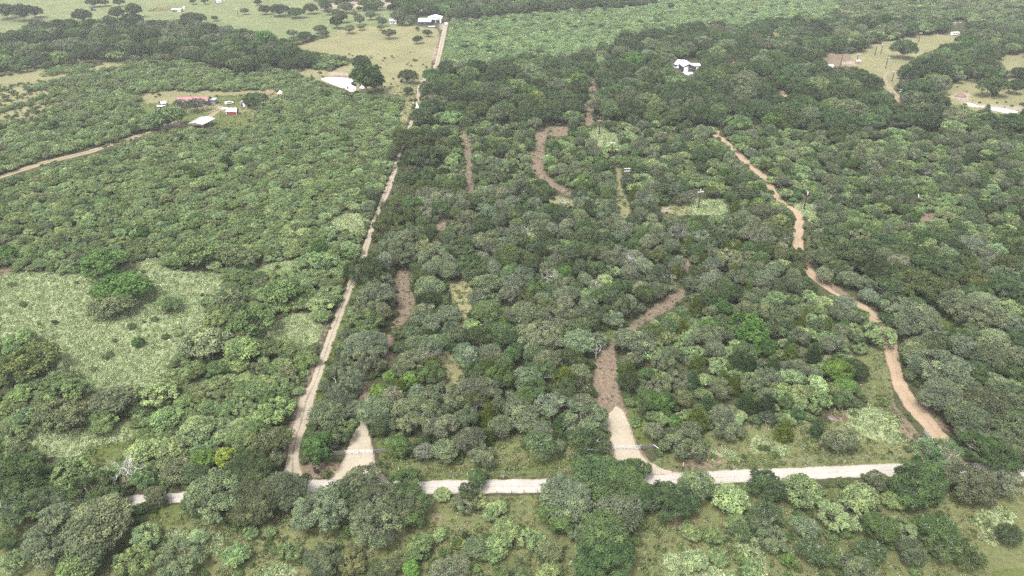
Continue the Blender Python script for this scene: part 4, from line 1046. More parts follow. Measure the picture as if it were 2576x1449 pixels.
# knee-high weeds and grass tufts
def tuft(seed, n, r, h, size, lean):
    g = np.random.default_rng(seed)
    a = g.uniform(0, 6.28, n); q = np.sqrt(g.random(n)) * r
    C = np.stack([q * np.cos(a), q * np.sin(a), h * (1 - (q / r) ** 2 * .6) * g.uniform(.45, 1.0, n)], 1)
    N = unit(np.stack([np.cos(a), np.sin(a), np.full(n, lean)], 1) + g.normal(size=(n, 3)) * .45)
    V, F = leaf_quads(C, N, size, g, .7)
    lv = np.stack([g.uniform(.65, 1.3, n), np.clip(g.normal(.2, .25, n), 0, 1), np.zeros(n)], 1)
    return mesh_np('tuft', V, F, [M_LEAF], leafvar=lv)
def cover(name, mask, dens, tones, protos, label, seed, size=(.7, 1.35), dmax=420, soft=0.5, patch=0.0):
    g = np.random.default_rng(seed)
    area = 0.5 * (dmax ** 2 - 84 ** 2) * R(88)
    n = int(area * dens)
    D = np.sqrt(g.uniform(84 ** 2, dmax ** 2, n)); A = g.uniform(-R(44), R(44), n); X, Y = D * np.sin(A), D * np.cos(A)
    bx, by, _ = pr(np.stack([X, Y, np.zeros(n)], 1))
    soften = blur(mask, 3, 2)
    pn = np.sin(X * .21 + 2 * np.sin(Y * .13)) * np.sin(Y * .19 + 1.7 * np.sin(X * .11)) + .6 * np.sin(X * .57 + Y * .4) * np.sin(Y * .71 - X * .3)
    ok = (look(soften, bx, by) > g.uniform(.25, .85, n)) & ~look(m_road, bx, by) & (pn > g.normal(patch, .5, n)) & (bx > -60) & (bx < 2640) & (by < 1520)
    X, Y = X[ok], Y[ok]; n = len(X)
    if not n: return
    s = g.uniform(*size, n); tone = np.array(tones)[g.integers(0, len(tones), n)] * .80 * g.normal(1, .14, (n, 1))
    return scatter(name, np.stack([X, Y, np.zeros(n)], 1), g.integers(0, len(protos), n), np.stack([s, s, s * g.uniform(.75, 1.25, n)], 1), g.uniform(0, 6.28, n), np.clip(tone, .02, .6), protos, label)
m_road = raster([strip_poly(a, b) for a, b in ((MAIN_T, MAIN_B), (LANE_L, LANE_R), (DRV1_L, DRV1_R), (DRV2_L, DRV2_R), (RANCH_L, RANCH_R), (FAR_L, FAR_R))])
weed_p = [tuft(500 + k, 26, .62, .62, .30, .8) for k in range(4)]
gras_p = [tuft(520 + k, 16, .50, .34, .26, .5) for k in range(4)]
cover('pale_weeds', m_weed, 1.7, [(0.335,0.405,0.22), (0.28,0.355,0.18), (0.37,0.435,0.255), (0.21,0.29,0.125)], weed_p, 'pale grey-green weeds growing knee-high in the openings', 5, (.55, 1.2), 450, patch=-2.6)
cover('rough_grass', m_mixed, .75, [(0.15,0.15,0.07), (0.20,0.185,0.105), (0.13,0.165,0.065), (0.22,0.24,0.135)], gras_p, 'rough greenish-brown grass of the roadside clearings', 16, (.6, 1.4), 330, patch=-.6)
cover('silvery_weeds', m_mixed, .45, [(0.24,0.285,0.17), (0.19,0.245,0.125)], weed_p, 'patches of silvery weeds in the roadside clearings', 17, (.5, 1.1), 330, patch=.15)
cover('dry_grass', m_dry, .55, [(0.25,0.245,0.12), (0.19,0.20,0.085), (0.22,0.255,0.125), (0.13,0.165,0.06)], gras_p, 'dry yellowish grass tufts in the clearings', 6, (.6, 1.5), 470, patch=-.3)
cover('green_grass', m_lush, .8, [(0.12,0.165,0.05), (0.165,0.20,0.07)], gras_p, 'green grass tufts along the road edges', 8, (.6, 1.3), 300, patch=-.4)
cover('leafy_weeds', m_dry | m_lush | m_mixed, .16, [(0.085,0.14,0.045), (0.14,0.20,0.08), (0.10,0.125,0.05)], weed_p, 'scattered leafy green weeds in the clearings', 9, (.6, 1.7), 300, patch=.1)
cover('soil_weeds', m_dirt > .3, .55, [(0.10,0.125,0.05), (0.15,0.13,0.085), (0.13,0.16,0.07)], gras_p, 'sparse weeds and litter on the bare soil', 10, (.5, 1.2), 430, patch=.0)

# dead trees
DEADP = {'bare': [bare_tree(600 + k, 5.0, 6.0) for k in range(4)], 'snag': [bare_tree(620 + k, 3.0, 6.0, .12 * (k - 1), True) for k in range(3)]}
DEADM = {k: [mesh_np(f'dead_{k}', V, F, [M_DEADWOOD], smooth=True) for V, F in v] for k, v in DEADP.items()}
DLAB = ['spreading white dead tree standing by the county road', 'tall bare dead tree with one long trunk in the grey woods', 'whitish bare tree right of the tallest dead tree', 'bare pale tree just beyond the whitish bare pair', 'small bare-topped tree above the yellow grass gap',
 'white branchless snag above the cedar beside the brown turn', 'twisted white snag on the grass beside the lane', 'greyish-purple bare tree above the ranch-road sand', 'small bare tree left of the ranch-road sand', 'white bare limbs sprawling below the yellow grass gap', 'bare limbs beside the narrow red soil gap',
 'bare white limbs among oaks above the tall cedar', 'grey twiggy tree in the thick grey woods', 'thin grey bare tree by the power-line clearing', 'grey bare tree left of the power-line clearing', 'bare grey tree at the edge of the far field',
 'bare white limbs just above the brown turn', 'pale sprawling limbs in the oak over the dark cedars', 'crooked white limbs left of the brown turn', 'small bare branch pile beside the right-hand oaks', 'thin bare tree above the brown cleared bend', 'small bare grey tree below the pale sand patch', 'twiggy grey dead tree beside the L-shaped clearing']
for (cx, cy, w, ty), lab in zip(DEAD, DLAB):
    hw = {'bare': 1.15, 'snag': 2.6}[ty]
    x, y, wm = solve(cx, cy, w, hw)
    i = gt.integers(0, len(DEADM[ty]))
    o = bpy.data.objects.new('dead_tree' if ty == 'bare' else 'tree_snag', DEADM[ty][i]); COL.objects.link(o)
    o.location = (x, y, 0); o.rotation_euler = (0, 0, gt.uniform(0, 6.28))
    D0, H0 = (5.0, 6.0) if ty == 'bare' else (2.2, 6.0)
    o.scale = (wm / D0, wm / D0, wm * hw / H0)
    tag(o, lab, 'dead tree', 'bare dead trees')
# ------------------------------------------------------------------ haze
def haze():
    me = MB().box((0, 0, 61.0 - 0.5), (4200, 4200, 123.0)).mesh('haze', M_BARK)
    me.materials.clear()
    m, n, l = mat_new('humid_air')
    out = n.new('ShaderNodeOutputMaterial'); v = n.new('ShaderNodeVolumePrincipled')
    v.inputs['Color'].default_value = (0.90, 0.93, 0.96, 1); v.inputs['Density'].default_value = 0.00016; v.inputs['Anisotropy'].default_value = 0.2
    l.new(v.outputs[0], out.inputs['Volume']); me.materials.append(m)
    o = bpy.data.objects.new('haze', me); COL.objects.link(o); tag(o, 'thin humid haze over the whole landscape', kind='stuff')
haze()
# ------------------------------------------------------------------ gates and fences
M_GALV = mat('galvanised', (0.42,0.43,0.44), 0.45, 0.12, 4, 0.3)
M_PIPE = mat('grey_pipe', (0.17,0.165,0.16), 0.7, 0.2, 3)
M_BOARD = mat('weathered_board', (0.115,0.105,0.095), 0.9, 0.3, 6, 0, 0.3)
M_POST = mat('post_wood', (0.17,0.135,0.10), 0.95, 0.3, 5)
M_RUST = mat('rust_brown', (0.20,0.12,0.075), 0.85, 0.3, 6)
M_WIRE = mat('wire', (0.14,0.14,0.14), 0.6, 0.1)
M_WHITE = mat('white_paint', (0.55,0.55,0.54), 0.55, 0.06, 1.0)
M_ROOFW = mat('white_metal_roof', (0.50,0.51,0.52), 0.5, 0.08, 0.5)
M_ROOFG = mat('grey_metal_roof', (0.28,0.29,0.305), 0.5, 0.12, 0.5)
M_PINK = mat('faded_red_roof', (0.185,0.09,0.083), 0.6, 0.12, 0.6)
M_REDW = mat('barn_red', (0.16,0.018,0.022), 0.8, 0.15, 1.5)
M_GREYW = mat('grey_siding', (0.18,0.175,0.175), 0.8, 0.12, 1.0)
M_NAVY = mat('navy_panel', (0.018,0.022,0.045), 0.7, 0.15, 1.0)
M_DARK = mat('dark_opening', (0.02,0.02,0.022), 0.9, 0.1)  # near-black of dark doors, and the painted shade of open bays
M_GLASS = mat('dark_glass', (0.02,0.025,0.03), 0.1, 0.05)
M_BLACK = mat('black_plastic', (0.012,0.012,0.013), 0.35, 0.1)
M_TYRE = mat('tyre', (0.02,0.02,0.02), 0.9, 0.1)
M_TEAL = mat('teal_box', (0.30,0.52,0.47), 0.6, 0.1)
M_TURQ = mat('turquoise_hull', (0.05,0.42,0.50), 0.4, 0.05)
M_CONC = mat('concrete', (0.38,0.365,0.345), 0.9, 0.12, 1.0)
M_POLE = mat('pole_wood', (0.030,0.026,0.024), 0.9, 0.2, 3)
M_ARM = mat('pale_crossarm', (0.46,0.45,0.44), 0.8, 0.15, 3)
M_ARMR = mat('reddish_crossarm', (0.33,0.20,0.17), 0.8, 0.15, 3)
M_REDDIRT = mat('red_earth', (0.15,0.085,0.07), 0.95, 0.3, 1.2, 0, 0.6)
M_BRUSHP = mat('dry_brush', (0.17,0.115,0.07), 0.95, 0.35, 2.0, 0, 0.6)
M_PURP = mat('cut_brush', (0.13,0.115,0.115), 0.95, 0.3, 3, 0, 0.6)
M_BLUE = mat('blue_paint', (0.05,0.10,0.17), 0.5, 0.1)
M_YEL = mat('yellow_cap', (0.55,0.42,0.05), 0.6, 0.05)

def rail_between(a, b, z, t, nm, m, parent, round_=True, h=None):
    """one bar from a to b (parent-local) at height z"""
    a, b = Vector((a[0], a[1], z)), Vector((b[0], b[1], z))
    q = MB()
    if round_: q.tube([a, b], t, 6)
    else:
        mid = (a + b) / 2; d = b - a
        q.box(mid, (d.length, t, h or .12), math.atan2(d.y, d.x))
    return q.build(nm, m, parent)

def gate_leaf(root, a, b, H=1.32, n=5):
    """tubular gate leaf from a to b: frame uprights, rails as sub-parts"""
    a, b = Vector(a), Vector(b); q = MB()
    for f in (0.0, 0.5, 1.0):
        p = a.lerp(b, f); q.box((p.x, p.y, .2 + (H - .2) / 2), (.06, .06, H - .2), math.atan2((b - a).y, (b - a).x))
    leaf = q.build('gate_leaf', M_GALV, root)
    for i in range(n): rail_between(a, b, .22 + (H - .25) * i / (n - 1), .032, 'rail', M_GALV, leaf)
    return leaf
def gate(L, Rr, label, mid=True):
    a, b = gp(*L), gp(*Rr); o = (a + b) / 2
    root = empty('ranch_gate', o, label, 'gate', 0, 'metal ranch gates at the drives')
    a, b = a - o, b - o
    for p in (a, b): MB().tube([(p.x, p.y, -.2), (p.x, p.y, 1.65)], .095, 8).build('post', M_PIPE, root)
    c = (a + b) / 2; gap = (b - a).normalized() * .12
    gate_leaf(root, a + gap, c - gap * .4); gate_leaf(root, c + gap * .4, b - gap)
    MB().box((c.x, c.y, .75), (.07, .07, 1.3)).build('centre_latch', M_RUST, root)
gate((868,1144), (940,1141.5), 'closed white tubular gate across the narrower drive, leafy bright tree on its left')
gate((1539,1131), (1610.5,1130.5), 'closed white tubular gate across the wider pale drive with brown soil beyond')
def open_leaf(a, b, label):
    A, B = gp(*a), gp(*b)
    root = empty('open_gate', A, label, 'gate', 0, 'open gate leaves of the ranch road')
    B = B - A; gate_leaf(root, B.normalized() * .15, B)
    MB().tube([(0, 0, -.2), (0, 0, 1.75)], .095, 8).build('post', M_PIPE, root)
open_leaf((2339,1108), (2323.5,1089), 'galvanised gate leaf swung open along the left edge of the ranch road')
open_leaf((2413,1105), (2400,1089), 'galvanised gate leaf swung open under oaks on the right of the ranch road')
def wing(pts, label, m=M_BOARD, H=1.25, n=5, brace=None, step=2.4, white=None):
    P = [gp(*p) for p in pts]; o = P[0].copy(); P = [p - o for p in P]
    root = empty('wing_fence', o, label, 'fence', 0, 'board wing fences beside the gates')
    for a, b in zip(P, P[1:]):
        k = max(1, round((b - a).length / step))
        for i in range(k + 1):
            p = a.lerp(b, i / k)
            if (i == 0 and a != P[0]): continue
            MB().tube([(p.x, p.y, -.2), (p.x, p.y, H + .15)], .075, 7).build('post', M_PIPE, root)
        for i in range(n): rail_between(a, b, .2 + (H - .2) * i / (n - 1), .05, 'rail', m, root, False, .15)
        rail_between(a, b, H + .02, .045, 'top_rail', M_GALV if white else M_PIPE, root)
    if brace:
        a, b = P[-1], gp(*brace) - o
        MB().tube([(a.x, a.y, H), (b.x, b.y, .9)], .055, 6).build('brace', M_GALV, root)
        MB().tube([(b.x, b.y, -.2), (b.x, b.y, 1.5)], .08, 7).build('corner_post', M_POST, root)
    if white:
        p = P[0]; MB().tube([(p.x, p.y, -.2), (p.x, p.y, 1.6)], .06, 7).build('end_post', M_WHITE, root)
wing([(839,1146),(866,1144.8)], 'dark board fence joining the narrower gate to the bright leafy tree')
wing([(942,1141.5),(970,1139)], 'grey board fence running right from the narrower gate into a tall oak')
wing([(1524,1131.5),(1537.5,1131.2)], 'short dark board fence left of the wider gate under oaks')
wing([(1612,1130),(1642,1128.5)], 'dark board fence right of the wider gate with a white diagonal brace', brace=(1659.5,1137))
wing([(2307,1113.5),(2338,1110)], 'grey wire-panel fence with a white end post left of the ranch road', M_GALV, 1.3, 6, white=True)
wing([(2420,1113),(2442,1113)], 'grey panel fence half hidden by oak branches right of the ranch road', M_PIPE)

def wire_fence(pts, label, step=5.0, m=M_POST, H=1.25, strands=3):
    P = [gp(*p) for p in pts]; o = P[0].copy(); r = random.Random(int(o.x * 10))
    root = empty('wire_fence', o, label, 'fence', 0, 'wire fences along the roads')
    Q = []
    for a, b in zip(P, P[1:]):
        k = max(1, round((b - a).length / step))
        for i in range(k): Q.append(a.lerp(b, i / k) - o)
    Q.append(P[-1] - o)
    for q in Q:
        lean = (r.uniform(-.08, .08), r.uniform(-.08, .08))
        MB().tube([(q.x, q.y, -.2), (q.x + lean[0], q.y + lean[1], H + r.uniform(-.05, .2))], r.uniform(.05, .085), 6).build('post', m, root)
    for s in range(strands):
        z = .35 + (H - .45) * s / (strands - 1)
        MB().tube([(q.x, q.y, z) for q in Q], .012, 3).build('wire', M_WIRE, root)
wire_fence([(1250,1246),(1286,1245.5),(1318,1244),(1352,1243)], 'low wire fence with leaning wooden posts on the near side of the county road', 2.4)
wire_fence([(1690,1190),(1800,1180),(2000,1166),(2200,1155),(2302,1150),(2304,1132),(2306,1117)], 'wire fence along the far side of the county road by the grass clearing', 5.5)
wire_fence([(2307,1112),(2296,1096),(2271,1066),(2246,1030),(2225,985)], 'wire fence of thin posts left of the ranch road above its gate', 4.0)
wire_fence([(724,1120),(746,1040),(772,960),(808,850),(842,762),(864,706),(895,640),(918,585),(955,482),(978,425),(1002,360),(1020,310)], 'long wire fence running along the left edge of the straight lane', 6.0)
wire_fence([(975,1196),(1060,1200),(1200,1197),(1360,1194),(1500,1188)], 'wire fence between the county road and the oak woods', 5.5)
for (x, y), lab in (((1718,1175), 'white marker post with a yellow cap beside the wider drive mouth'), ((1003.5,1185), 'grey-white marker post beside the tall oak near the county road')):
    P = gp(x, y); root = empty('marker_post', P, lab, 'post', 0, 'marker posts by the road')
    MB().box((0, 0, .6), (.14, .14, 1.3)).build('post', M_WHITE, root); MB().box((0, 0, 1.32), (.16, .16, .16)).build('cap', M_YEL if 'yellow' in lab else M_GREYW, root)

# wheeled bins
def bin_(x, y, rz, lean, label):
    root = empty('wheeled_bin', gp(x, y), label, 'bin', rz, 'black bins at the lane corner')
    root.rotation_euler = (lean, 0, rz)
    q = MB(); q.add([(-.24,-.26,.06),(.24,-.26,.06),(.24,.26,.06),(-.24,.26,.06),(-.31,-.36,1.0),(.31,-.36,1.0),(.31,.36,1.0),(-.31,.36,1.0)], [(3,2,1,0),(4,5,6,7),(0,1,5,4),(1,2,6,5),(2,3,7,6),(3,0,4,7)])
    q.build('body', M_BLACK, root)
    q = MB(); q.add([(-.34,-.40,1.0),(.34,-.40,1.0),(.34,.38,1.0),(-.34,.38,1.0),(-.28,-.30,1.1),(.28,-.30,1.1),(.28,.34,1.12),(-.28,.34,1.12)], [(3,2,1,0),(4,5,6,7),(0,1,5,4),(1,2,6,5),(2,3,7,6),(3,0,4,7)])
    q.build('lid', M_BLACK, root)
    MB().tube([(-.28,.42,.96),(.28,.42,.96)], .025, 6).build('handle', M_BLACK, root)
    for s in (-1, 1): MB().tube([(s*.22,.3,.12),(s*.30,.3,.12)], .13, 10).build('wheel', M_TYRE, root)
bin_(793, 1187, .5, 0.0, 'black wheeled bin standing behind another at the lane corner')
bin_(799, 1190.5, -.3, 0.12, 'front black wheeled bin of the pair at the lane corner')

# ------------------------------------------------------------------ power poles
POLES = {}
def pole(key, base, top_y, arms, label, yaw=0.15, arm_m=None, extra=None):
    """height follows from the map reading of the pole's top"""
    P = gp(base[0] / 1.5652, base[1] / 1.5652); ty = top_y / 1.5652
    lo, hi = 3.0, 20.0
    for _ in range(30):
        h = (lo + hi) / 2
        if pr([[P.x, P.y, h]])[1][0] > ty: lo = h
        else: hi = h
    root = empty('utility_pole', P, label, 'power pole', yaw, 'wooden power poles')
    MB().tube([(0, 0, -.3), (0, 0, h * .5), (0, 0, h)], [.30, .26, .21], 8).build('pole', M_POLE, root)
    for i in range(arms):
        z = h - .35 - i * 1.15
        am = MB().box((0, -.16, z), (2.7, .24, .30)).build('crossarm', arm_m or M_ARM, root)
        for s in (-1.1, -.4, .4, 1.1):
            MB().tube([(s, -.16, z + .1), (s, -.16, z + .32)], [.07, .045], 6).build('insulator', M_ARM, am)
        MB().tube([(-.7, -.2, z - .05), (0, -.14, z - .7)], .03, 5).build('strut', M_ARM, am)
    if extra == 'transformer':
        MB().tube([(.42, -.1, h - 1.9), (.42, -.1, h - .9)], .32, 10).build('transformer', M_ARM, root)
    if extra == 'cap':
        MB().tube([(0, 0, h), (0, 0, h + .9)], .13, 7).build('top_insulator', M_WHITE, root)
    if extra == 'diag':
        MB().box((.1, -.2, h - .3), (.5, .25, 1.0), .5).build('switch_box', M_WHITE, root)
        MB().tube([(-.15, -.1, h), (-.2, -.1, h + .8)], .11, 7).build('top_insulator', M_WHITE, root)
    POLES[key] = (P, h)
pole('a', (2358.8,529.3), 473, 1, 'slim pole with one reddish crossarm on the pale weed patch', .05, M_ARMR)
pole('b', (2409,621), 559, 1, 'pole with one pale crossarm at the edge of the yellow grass strip', .05)
pole('c', (2464,732), 660, 2, 'pole with two white crossarms rising behind two olive trees', .05)
pole('d', (2749,823), 752, 1, 'dark pole with one crossarm and a white cap beside a pale sand patch', .25, None, 'cap')
pole('e', (3164,828), 758, 0, 'dark pole with a white box on top beside the tan ranch road', .9, None, 'diag')
pole('f', (3595.6,835), 770, 0, 'leaning-looking dark pole with white box above a brown patch in the brush', .9, None, 'diag')
pole('g', (3308,263.5), 217, 0, 'bare pole without crossarm near the teal box in the clearing')
pole('h', (3371.6,251.4), 212, 1, 'crossarm pole beside the little brown pump house')
pole('i', (3444,218.6), 175, 1, 'left pole of the close pair in the middle of the clearing')
pole('j', (3468,212), 172, 1, 'thinner right pole of the close pair in the clearing', .05)
pole('k', (3486,270), 224, 1, 'pole standing at the top end of the curved dirt track')
pole('l', (3615.6,166.9), 128, 1, 'farthest crossarm pole in the clearing beyond the big oak')
pole('m', (3512,320.8), 280, 1, 'pole at the edge of oaks right of the curved dirt track', .05)
pole('n', (3543,390), 350, 2, 'double-crossarm pole at the lower end of the curved dirt track', .05)
pole('o', (3748,129), 88, 1, 'pole with a white transformer beside the white trailer', .05, None, 'transformer')
pole('p', (3771,120), 86, 1, 'dark pole just right of the transformer pole by the trailer', .05)
pole('q', (3793,490), 434, 1, 'pole whose pale crossarm shows above the bushes near the yellow tree', .05)
pole('r', (939,69), 30, 2, 'pale far pole with two crossarms at the edge of the far field', .05)
pole('s', (401,103), 77, 0, 'short pale leaning pole among oaks below the far pasture')
pole('t', (631,92), 74, 0, 'thin dark pole above the oaks at the far pasture')
pole('u', (335,506), 475, 0, 'thin dark lone pole in the brush left of the farm track')
def wires(a, b, label, n=2, off=1.05):
    (A, ha), (B, hb) = POLES[a], POLES[b]
    root = empty('overhead_wire', (A.x, A.y, 0), label, 'power line', 0, 'overhead wires between the poles')
    d = (B - A); side = Vector((-d.y, d.x, 0)).normalized()
    for s in (-1, 1)[:n]:
        pts = []
        for i in range(13):
            t = i / 12; p = d * t + side * off * s
            pts.append((p.x, p.y, ha * (1 - t) + hb * t - .1 - 1.3 * 4 * t * (1 - t) * .6))
        MB().tube(pts, .022, 3).build('strand', M_WIRE, root)
wires('a', 'b', 'sagging wires from the reddish-crossarm pole to the next pole')
wires('b', 'c', 'sagging wires down to the double-crossarm pole behind olive trees')
wires('c', 'd', 'wires from the double-crossarm pole to the capped pole over the brush')
wires('d', 'e', 'wires from the capped pole to the ranch-road pole')
wires('e', 'f', 'wires from the ranch-road pole to the rightmost near pole')
wires('n', 'q', 'wires from the track-end pole to the pole near the yellow tree')
wires('k', 'm', 'wires between the two poles along the curved dirt track')
wires('m', 'n', 'wires from the oak-edge pole to the double-crossarm track pole')
wires('i', 'h', 'wires from the close pair to the pump-house pole')

# ------------------------------------------------------------------ buildings
def gable(name, label, cat, c, L, W, hw, hr, rz, wall_m, roof_m, over=.35, windows=(), doors=(), trim=None, group=None, gambrel=False):
    """ridge along local x. windows/doors: (side, along, z, w, h, material) with side f b l r"""
    root = empty(name, c, label, cat, rz, group)
    q = MB()
    prof = [(-W/2, 0), (W/2, 0), (W/2, hw), (0, hr), (-W/2, hw)] if not gambrel else [(-W/2,0),(W/2,0),(W/2,hw),(W*.30,hw+(hr-hw)*.68),(0,hr),(-W*.30,hw+(hr-hw)*.68),(-W/2,hw)]
    n = len(prof); vs = [(-L/2, y, z) for y, z in prof] + [(L/2, y, z) for y, z in prof]
    q.add(vs, [tuple(range(n)), tuple(reversed(range(n, 2*n)))] + [(i, n+i, n+(i+1)%n, (i+1)%n) for i in range(n)])
    q.build('wall', wall_m, root)
    q = MB(); t = .09
    up = prof[2:]                       # eave .. ridge .. eave
    pts = [Vector((y, z)) for y, z in up]
    e0 = pts[0] + (pts[0]-pts[1]).normalized()*over; e1 = pts[-1] + (pts[-1]-pts[-2]).normalized()*over
    pts = [e0] + pts[1:-1] + [e1]; pts = [p + Vector((0, .02)) for p in pts]
    m_ = len(pts); vs = []
    for x in (-L/2-over, L/2+over):
        vs += [(x, p.x, p.y) for p in pts] + [(x, p.x, p.y + t) for p in pts]
    k = 2*m_; fs = []
    for i in range(m_-1):
        fs += [(i, i+1, k+i+1, k+i), (m_+i, k+m_+i, k+m_+i+1, m_+i+1), (i, m_+i, m_+i+1, i+1), (k+i, k+i+1, k+m_+i+1, k+m_+i)]
    fs += [(0, k, k+m_, m_), (m_-1, 2*m_-1, k+2*m_-1, k+m_-1)]
    rf = q.add(vs, fs).build('roof', roof_m, root)
    MB().box((0, pts[m_//2].x, pts[m_//2].y + t + .03), (L + over*2, .3, .07)).build('ridge_cap', roof_m, rf)
    def place(nm, side, a, z, w, h, m, dep=.08, fr=True):
        pos = {'f': (a, -W/2 - dep/2 + .02, z + h/2), 'b': (a, W/2 + dep/2 - .02, z + h/2), 'l': (-L/2 - dep/2 + .02, a, z + h/2), 'r': (L/2 + dep/2 - .02, a, z + h/2)}[side]
        sz = (w, dep, h) if side in 'fb' else (dep, w, h)
        sf = (w + .16, dep*.7, h + .16) if side in 'fb' else (dep*.7, w + .16, h + .16)
        o = MB().box(pos, sf).build(nm, M_WHITE if fr else m, root)
        MB().box((pos[0] + (.03 if side == 'r' else -.03 if side == 'l' else 0), pos[1] - (.03 if side == 'f' else -.03 if side == 'b' else 0), pos[2]), sz).build('pane' if nm == 'window' else 'leaf', m, o)
    for s, a, z, w, h in windows: place('window', s, a, z, w, h, M_GLASS)
    for s, a, z, w, h, m in doors: place('door', s, a, z, w, h, m)
    if trim:
        for x in (-L/2 - .01, L/2 + .01):
            for y in (-W/2 - .01, W/2 + .01): MB().box((x, y, hw/2), (.2, .2, hw)).build('corner_trim', trim, root)
    return root
def car(name, label, cat, c, rz, m, pickup=False):
    root = empty(name, c, label, cat, rz)
    prof = [(-2.4,.45),(2.35,.45),(2.4,.85),(1.35,1.02),(.75,1.62),(-1.95,1.68),(-2.35,1.1)] if not pickup else [(-2.7,.5),(2.6,.5),(2.65,.95),(1.6,1.1),(1.0,1.75),(-.4,1.75),(-.6,1.12),(-2.7,1.1)]
    q = MB(); n = len(prof)
    q.add([(x, -.92 if z < 1.2 else -.74, z) for x, z in prof] + [(x, .92 if z < 1.2 else .74, z) for x, z in prof], [tuple(reversed(range(n))), tuple(range(n, 2*n))] + [(i, (i+1)%n, n+(i+1)%n, n+i) for i in range(n)])
    q.build('body', m, root)
    for s in (-1, 1):
        x0, x1 = ((-1.8, .75) if not pickup else (-.35, 1.0))
        MB().add([(x0,s*.915,1.08),(x1+.35,s*.915,1.08),(x1,s*.80,1.52),(x0+.1,s*.80,1.52)], [(0,1,2,3) if s < 0 else (3,2,1,0)]).build('side_window', M_GLASS, root)
        for x in (-1.5, 1.5):
            w = MB().tube([(x, s*.72, .36), (x, s*.95, .36)], .36, 12).build('wheel', M_TYRE, root)
            MB().tube([(x, s*.95, .36), (x, s*.965, .36)], .2, 10).build('rim', M_GALV, w)
    x = .78 if not pickup else 1.03
    MB().add([(x+.56,-.72,1.10),(x+.56,.72,1.10),(x+.03,.64,1.58),(x+.03,-.64,1.58)], [(0,1,2,3)]).build('windscreen', M_GLASS, root)
    return root

c = gp(521, 267.5)
house = gable('farmhouse', 'long grey farmhouse with faded red metal roof behind dark trees', 'house', (c.x - 8.5, c.y + 4, 0), 17, 8, 2.7, 4.6, R(2), M_GREYW, M_PINK, .5,
    windows=[('f', 5.5, 1.0, 1.2, 1.1), ('f', -5, 1.0, 1.4, 1.1), ('f', -1, 1.0, 1.4, 1.1), ('r', -2, 1.0, 1.0, 1.1)], doors=[('f', 3, .1, 1.0, 2.1, M_WHITE), ('r', 1.6, .1, 1.1, 2.1, M_DARK)])
MB().box((10.2, 1.4, 1.25), (3.4, 4.2, 2.5)).build('side_porch', M_GREYW, house); MB().box((10.3, 1.4, 2.6), (4.0, 5.0, .14)).build('porch_roof', M_ROOFG, house)
MB().box((-2, .6, 4.9), (.7, .7, 1.2)).build('chimney', M_GREYW, house)
# open carport: four roof corners read off the map at eave height
A, B, C_, D_ = gp(739/1.5652, 487/1.5652, 3.0), gp(790/1.5652, 460/1.5652, 3.0), gp(850/1.5652, 466.5/1.5652, 3.0), gp(798.5/1.5652, 492/1.5652, 3.0)
o = (A + B + C_ + D_) / 4; o.z = 0
cp = empty('carport', o, 'open-sided carport with pale grey metal roof on brown posts', 'carport')
a, b, c2, d = [p - o for p in (A, B, C_, D_)]
m1, m2 = (a + d) / 2 + Vector((0, 0, .7)), (b + c2) / 2 + Vector((0, 0, .7))
q = MB(); up = Vector((0, 0, .1))
q.add([a, m1, d, b, m2, c2, a + up, m1 + up, d + up, b + up, m2 + up, c2 + up], [(0,3,4,1),(1,4,5,2),(6,7,10,9),(7,8,11,10),(0,1,7,6),(1,2,8,7),(3,9,10,4),(4,10,11,5),(0,6,9,3),(2,5,11,8)])
rf = q.build('roof', M_ROOFG, cp)
for k in range(1, 12):
    t = k / 12
    for s, e in ((a, b), (d, c2)):
        p0 = s.lerp(e, t); p1 = m1.lerp(m2, t); MB().tube([p0 + up * 1.2, p1 + up * 1.2], .05, 4).build('roof_rib', M_ROOFG, rf)
for p in (a, b, c2, d, a.lerp(b, .5), d.lerp(c2, .5)):
    p = p * .97; MB().box((p.x, p.y, 1.48), (.26, .26, 2.96)).build('post', M_RUST, cp)
MB().tube([a * .98 - up * 1.2, d * .98 - up * 1.2], .1, 6).build('beam', M_RUST, cp)
c = gp(583.5, 289.2)
rs = gable('red_shed', 'small red barn-style shed with a white roof and white trim', 'shed', (c.x, c.y + 1.7, 0), 5.6, 3.4, 2.0, 3.3, R(-3), M_REDW, M_WHITE, .2, doors=[('r', 0, .1, 1.5, 1.8, M_REDW)], windows=[], trim=M_WHITE, gambrel=True)
car('parked_suv', 'white estate car parked on the grass between house and grey shed', 'car', gp(577.6, 262), R(38), M_WHITE)
c = gp(614, 269.5)
gable('grey_shed', 'small grey gabled shed with white door beside a round dark tree', 'shed', (c.x, c.y + 2.4, 0), 4.8, 4.1, 2.4, 3.6, R(90), M_GREYW, M_ROOFW, .25, doors=[('l', -.2, .1, 1.0, 2.0, M_WHITE), ('l', 1.2, .3, .8, 1.6, M_DARK)])
c = gp(412, 266)
gable('garden_hut', 'tiny white-roofed hut at the edge of the brush left of the house', 'hut', (c.x, c.y + 1, 0), 2.8, 2.2, 1.5, 2.2, R(4), M_GREYW, M_ROOFW, .25, doors=[('f', .2, .05, .8, 1.3, M_DARK)])
sh = empty('field_shelter', gp(405, 275), 'low flat white-roofed shelter on legs below the garden hut', 'shelter')
MB().box((0, .9, 1.7), (4.4, 2.4, .14)).build('roof', M_ROOFW, sh)
for x in (-1.9, 1.9):
    for y in (0, 1.9): MB().box((x, y, .82), (.14, .14, 1.64)).build('leg', M_POST, sh)
MB().box((0, 1.9, .8), (3.7, .08, 1.2)).build('back_panel', M_GREYW, sh)
cn = empty('white_canopy', gp(706, 239), 'white pyramid canopy at the edge of the brush right of the grey shed', 'canopy')
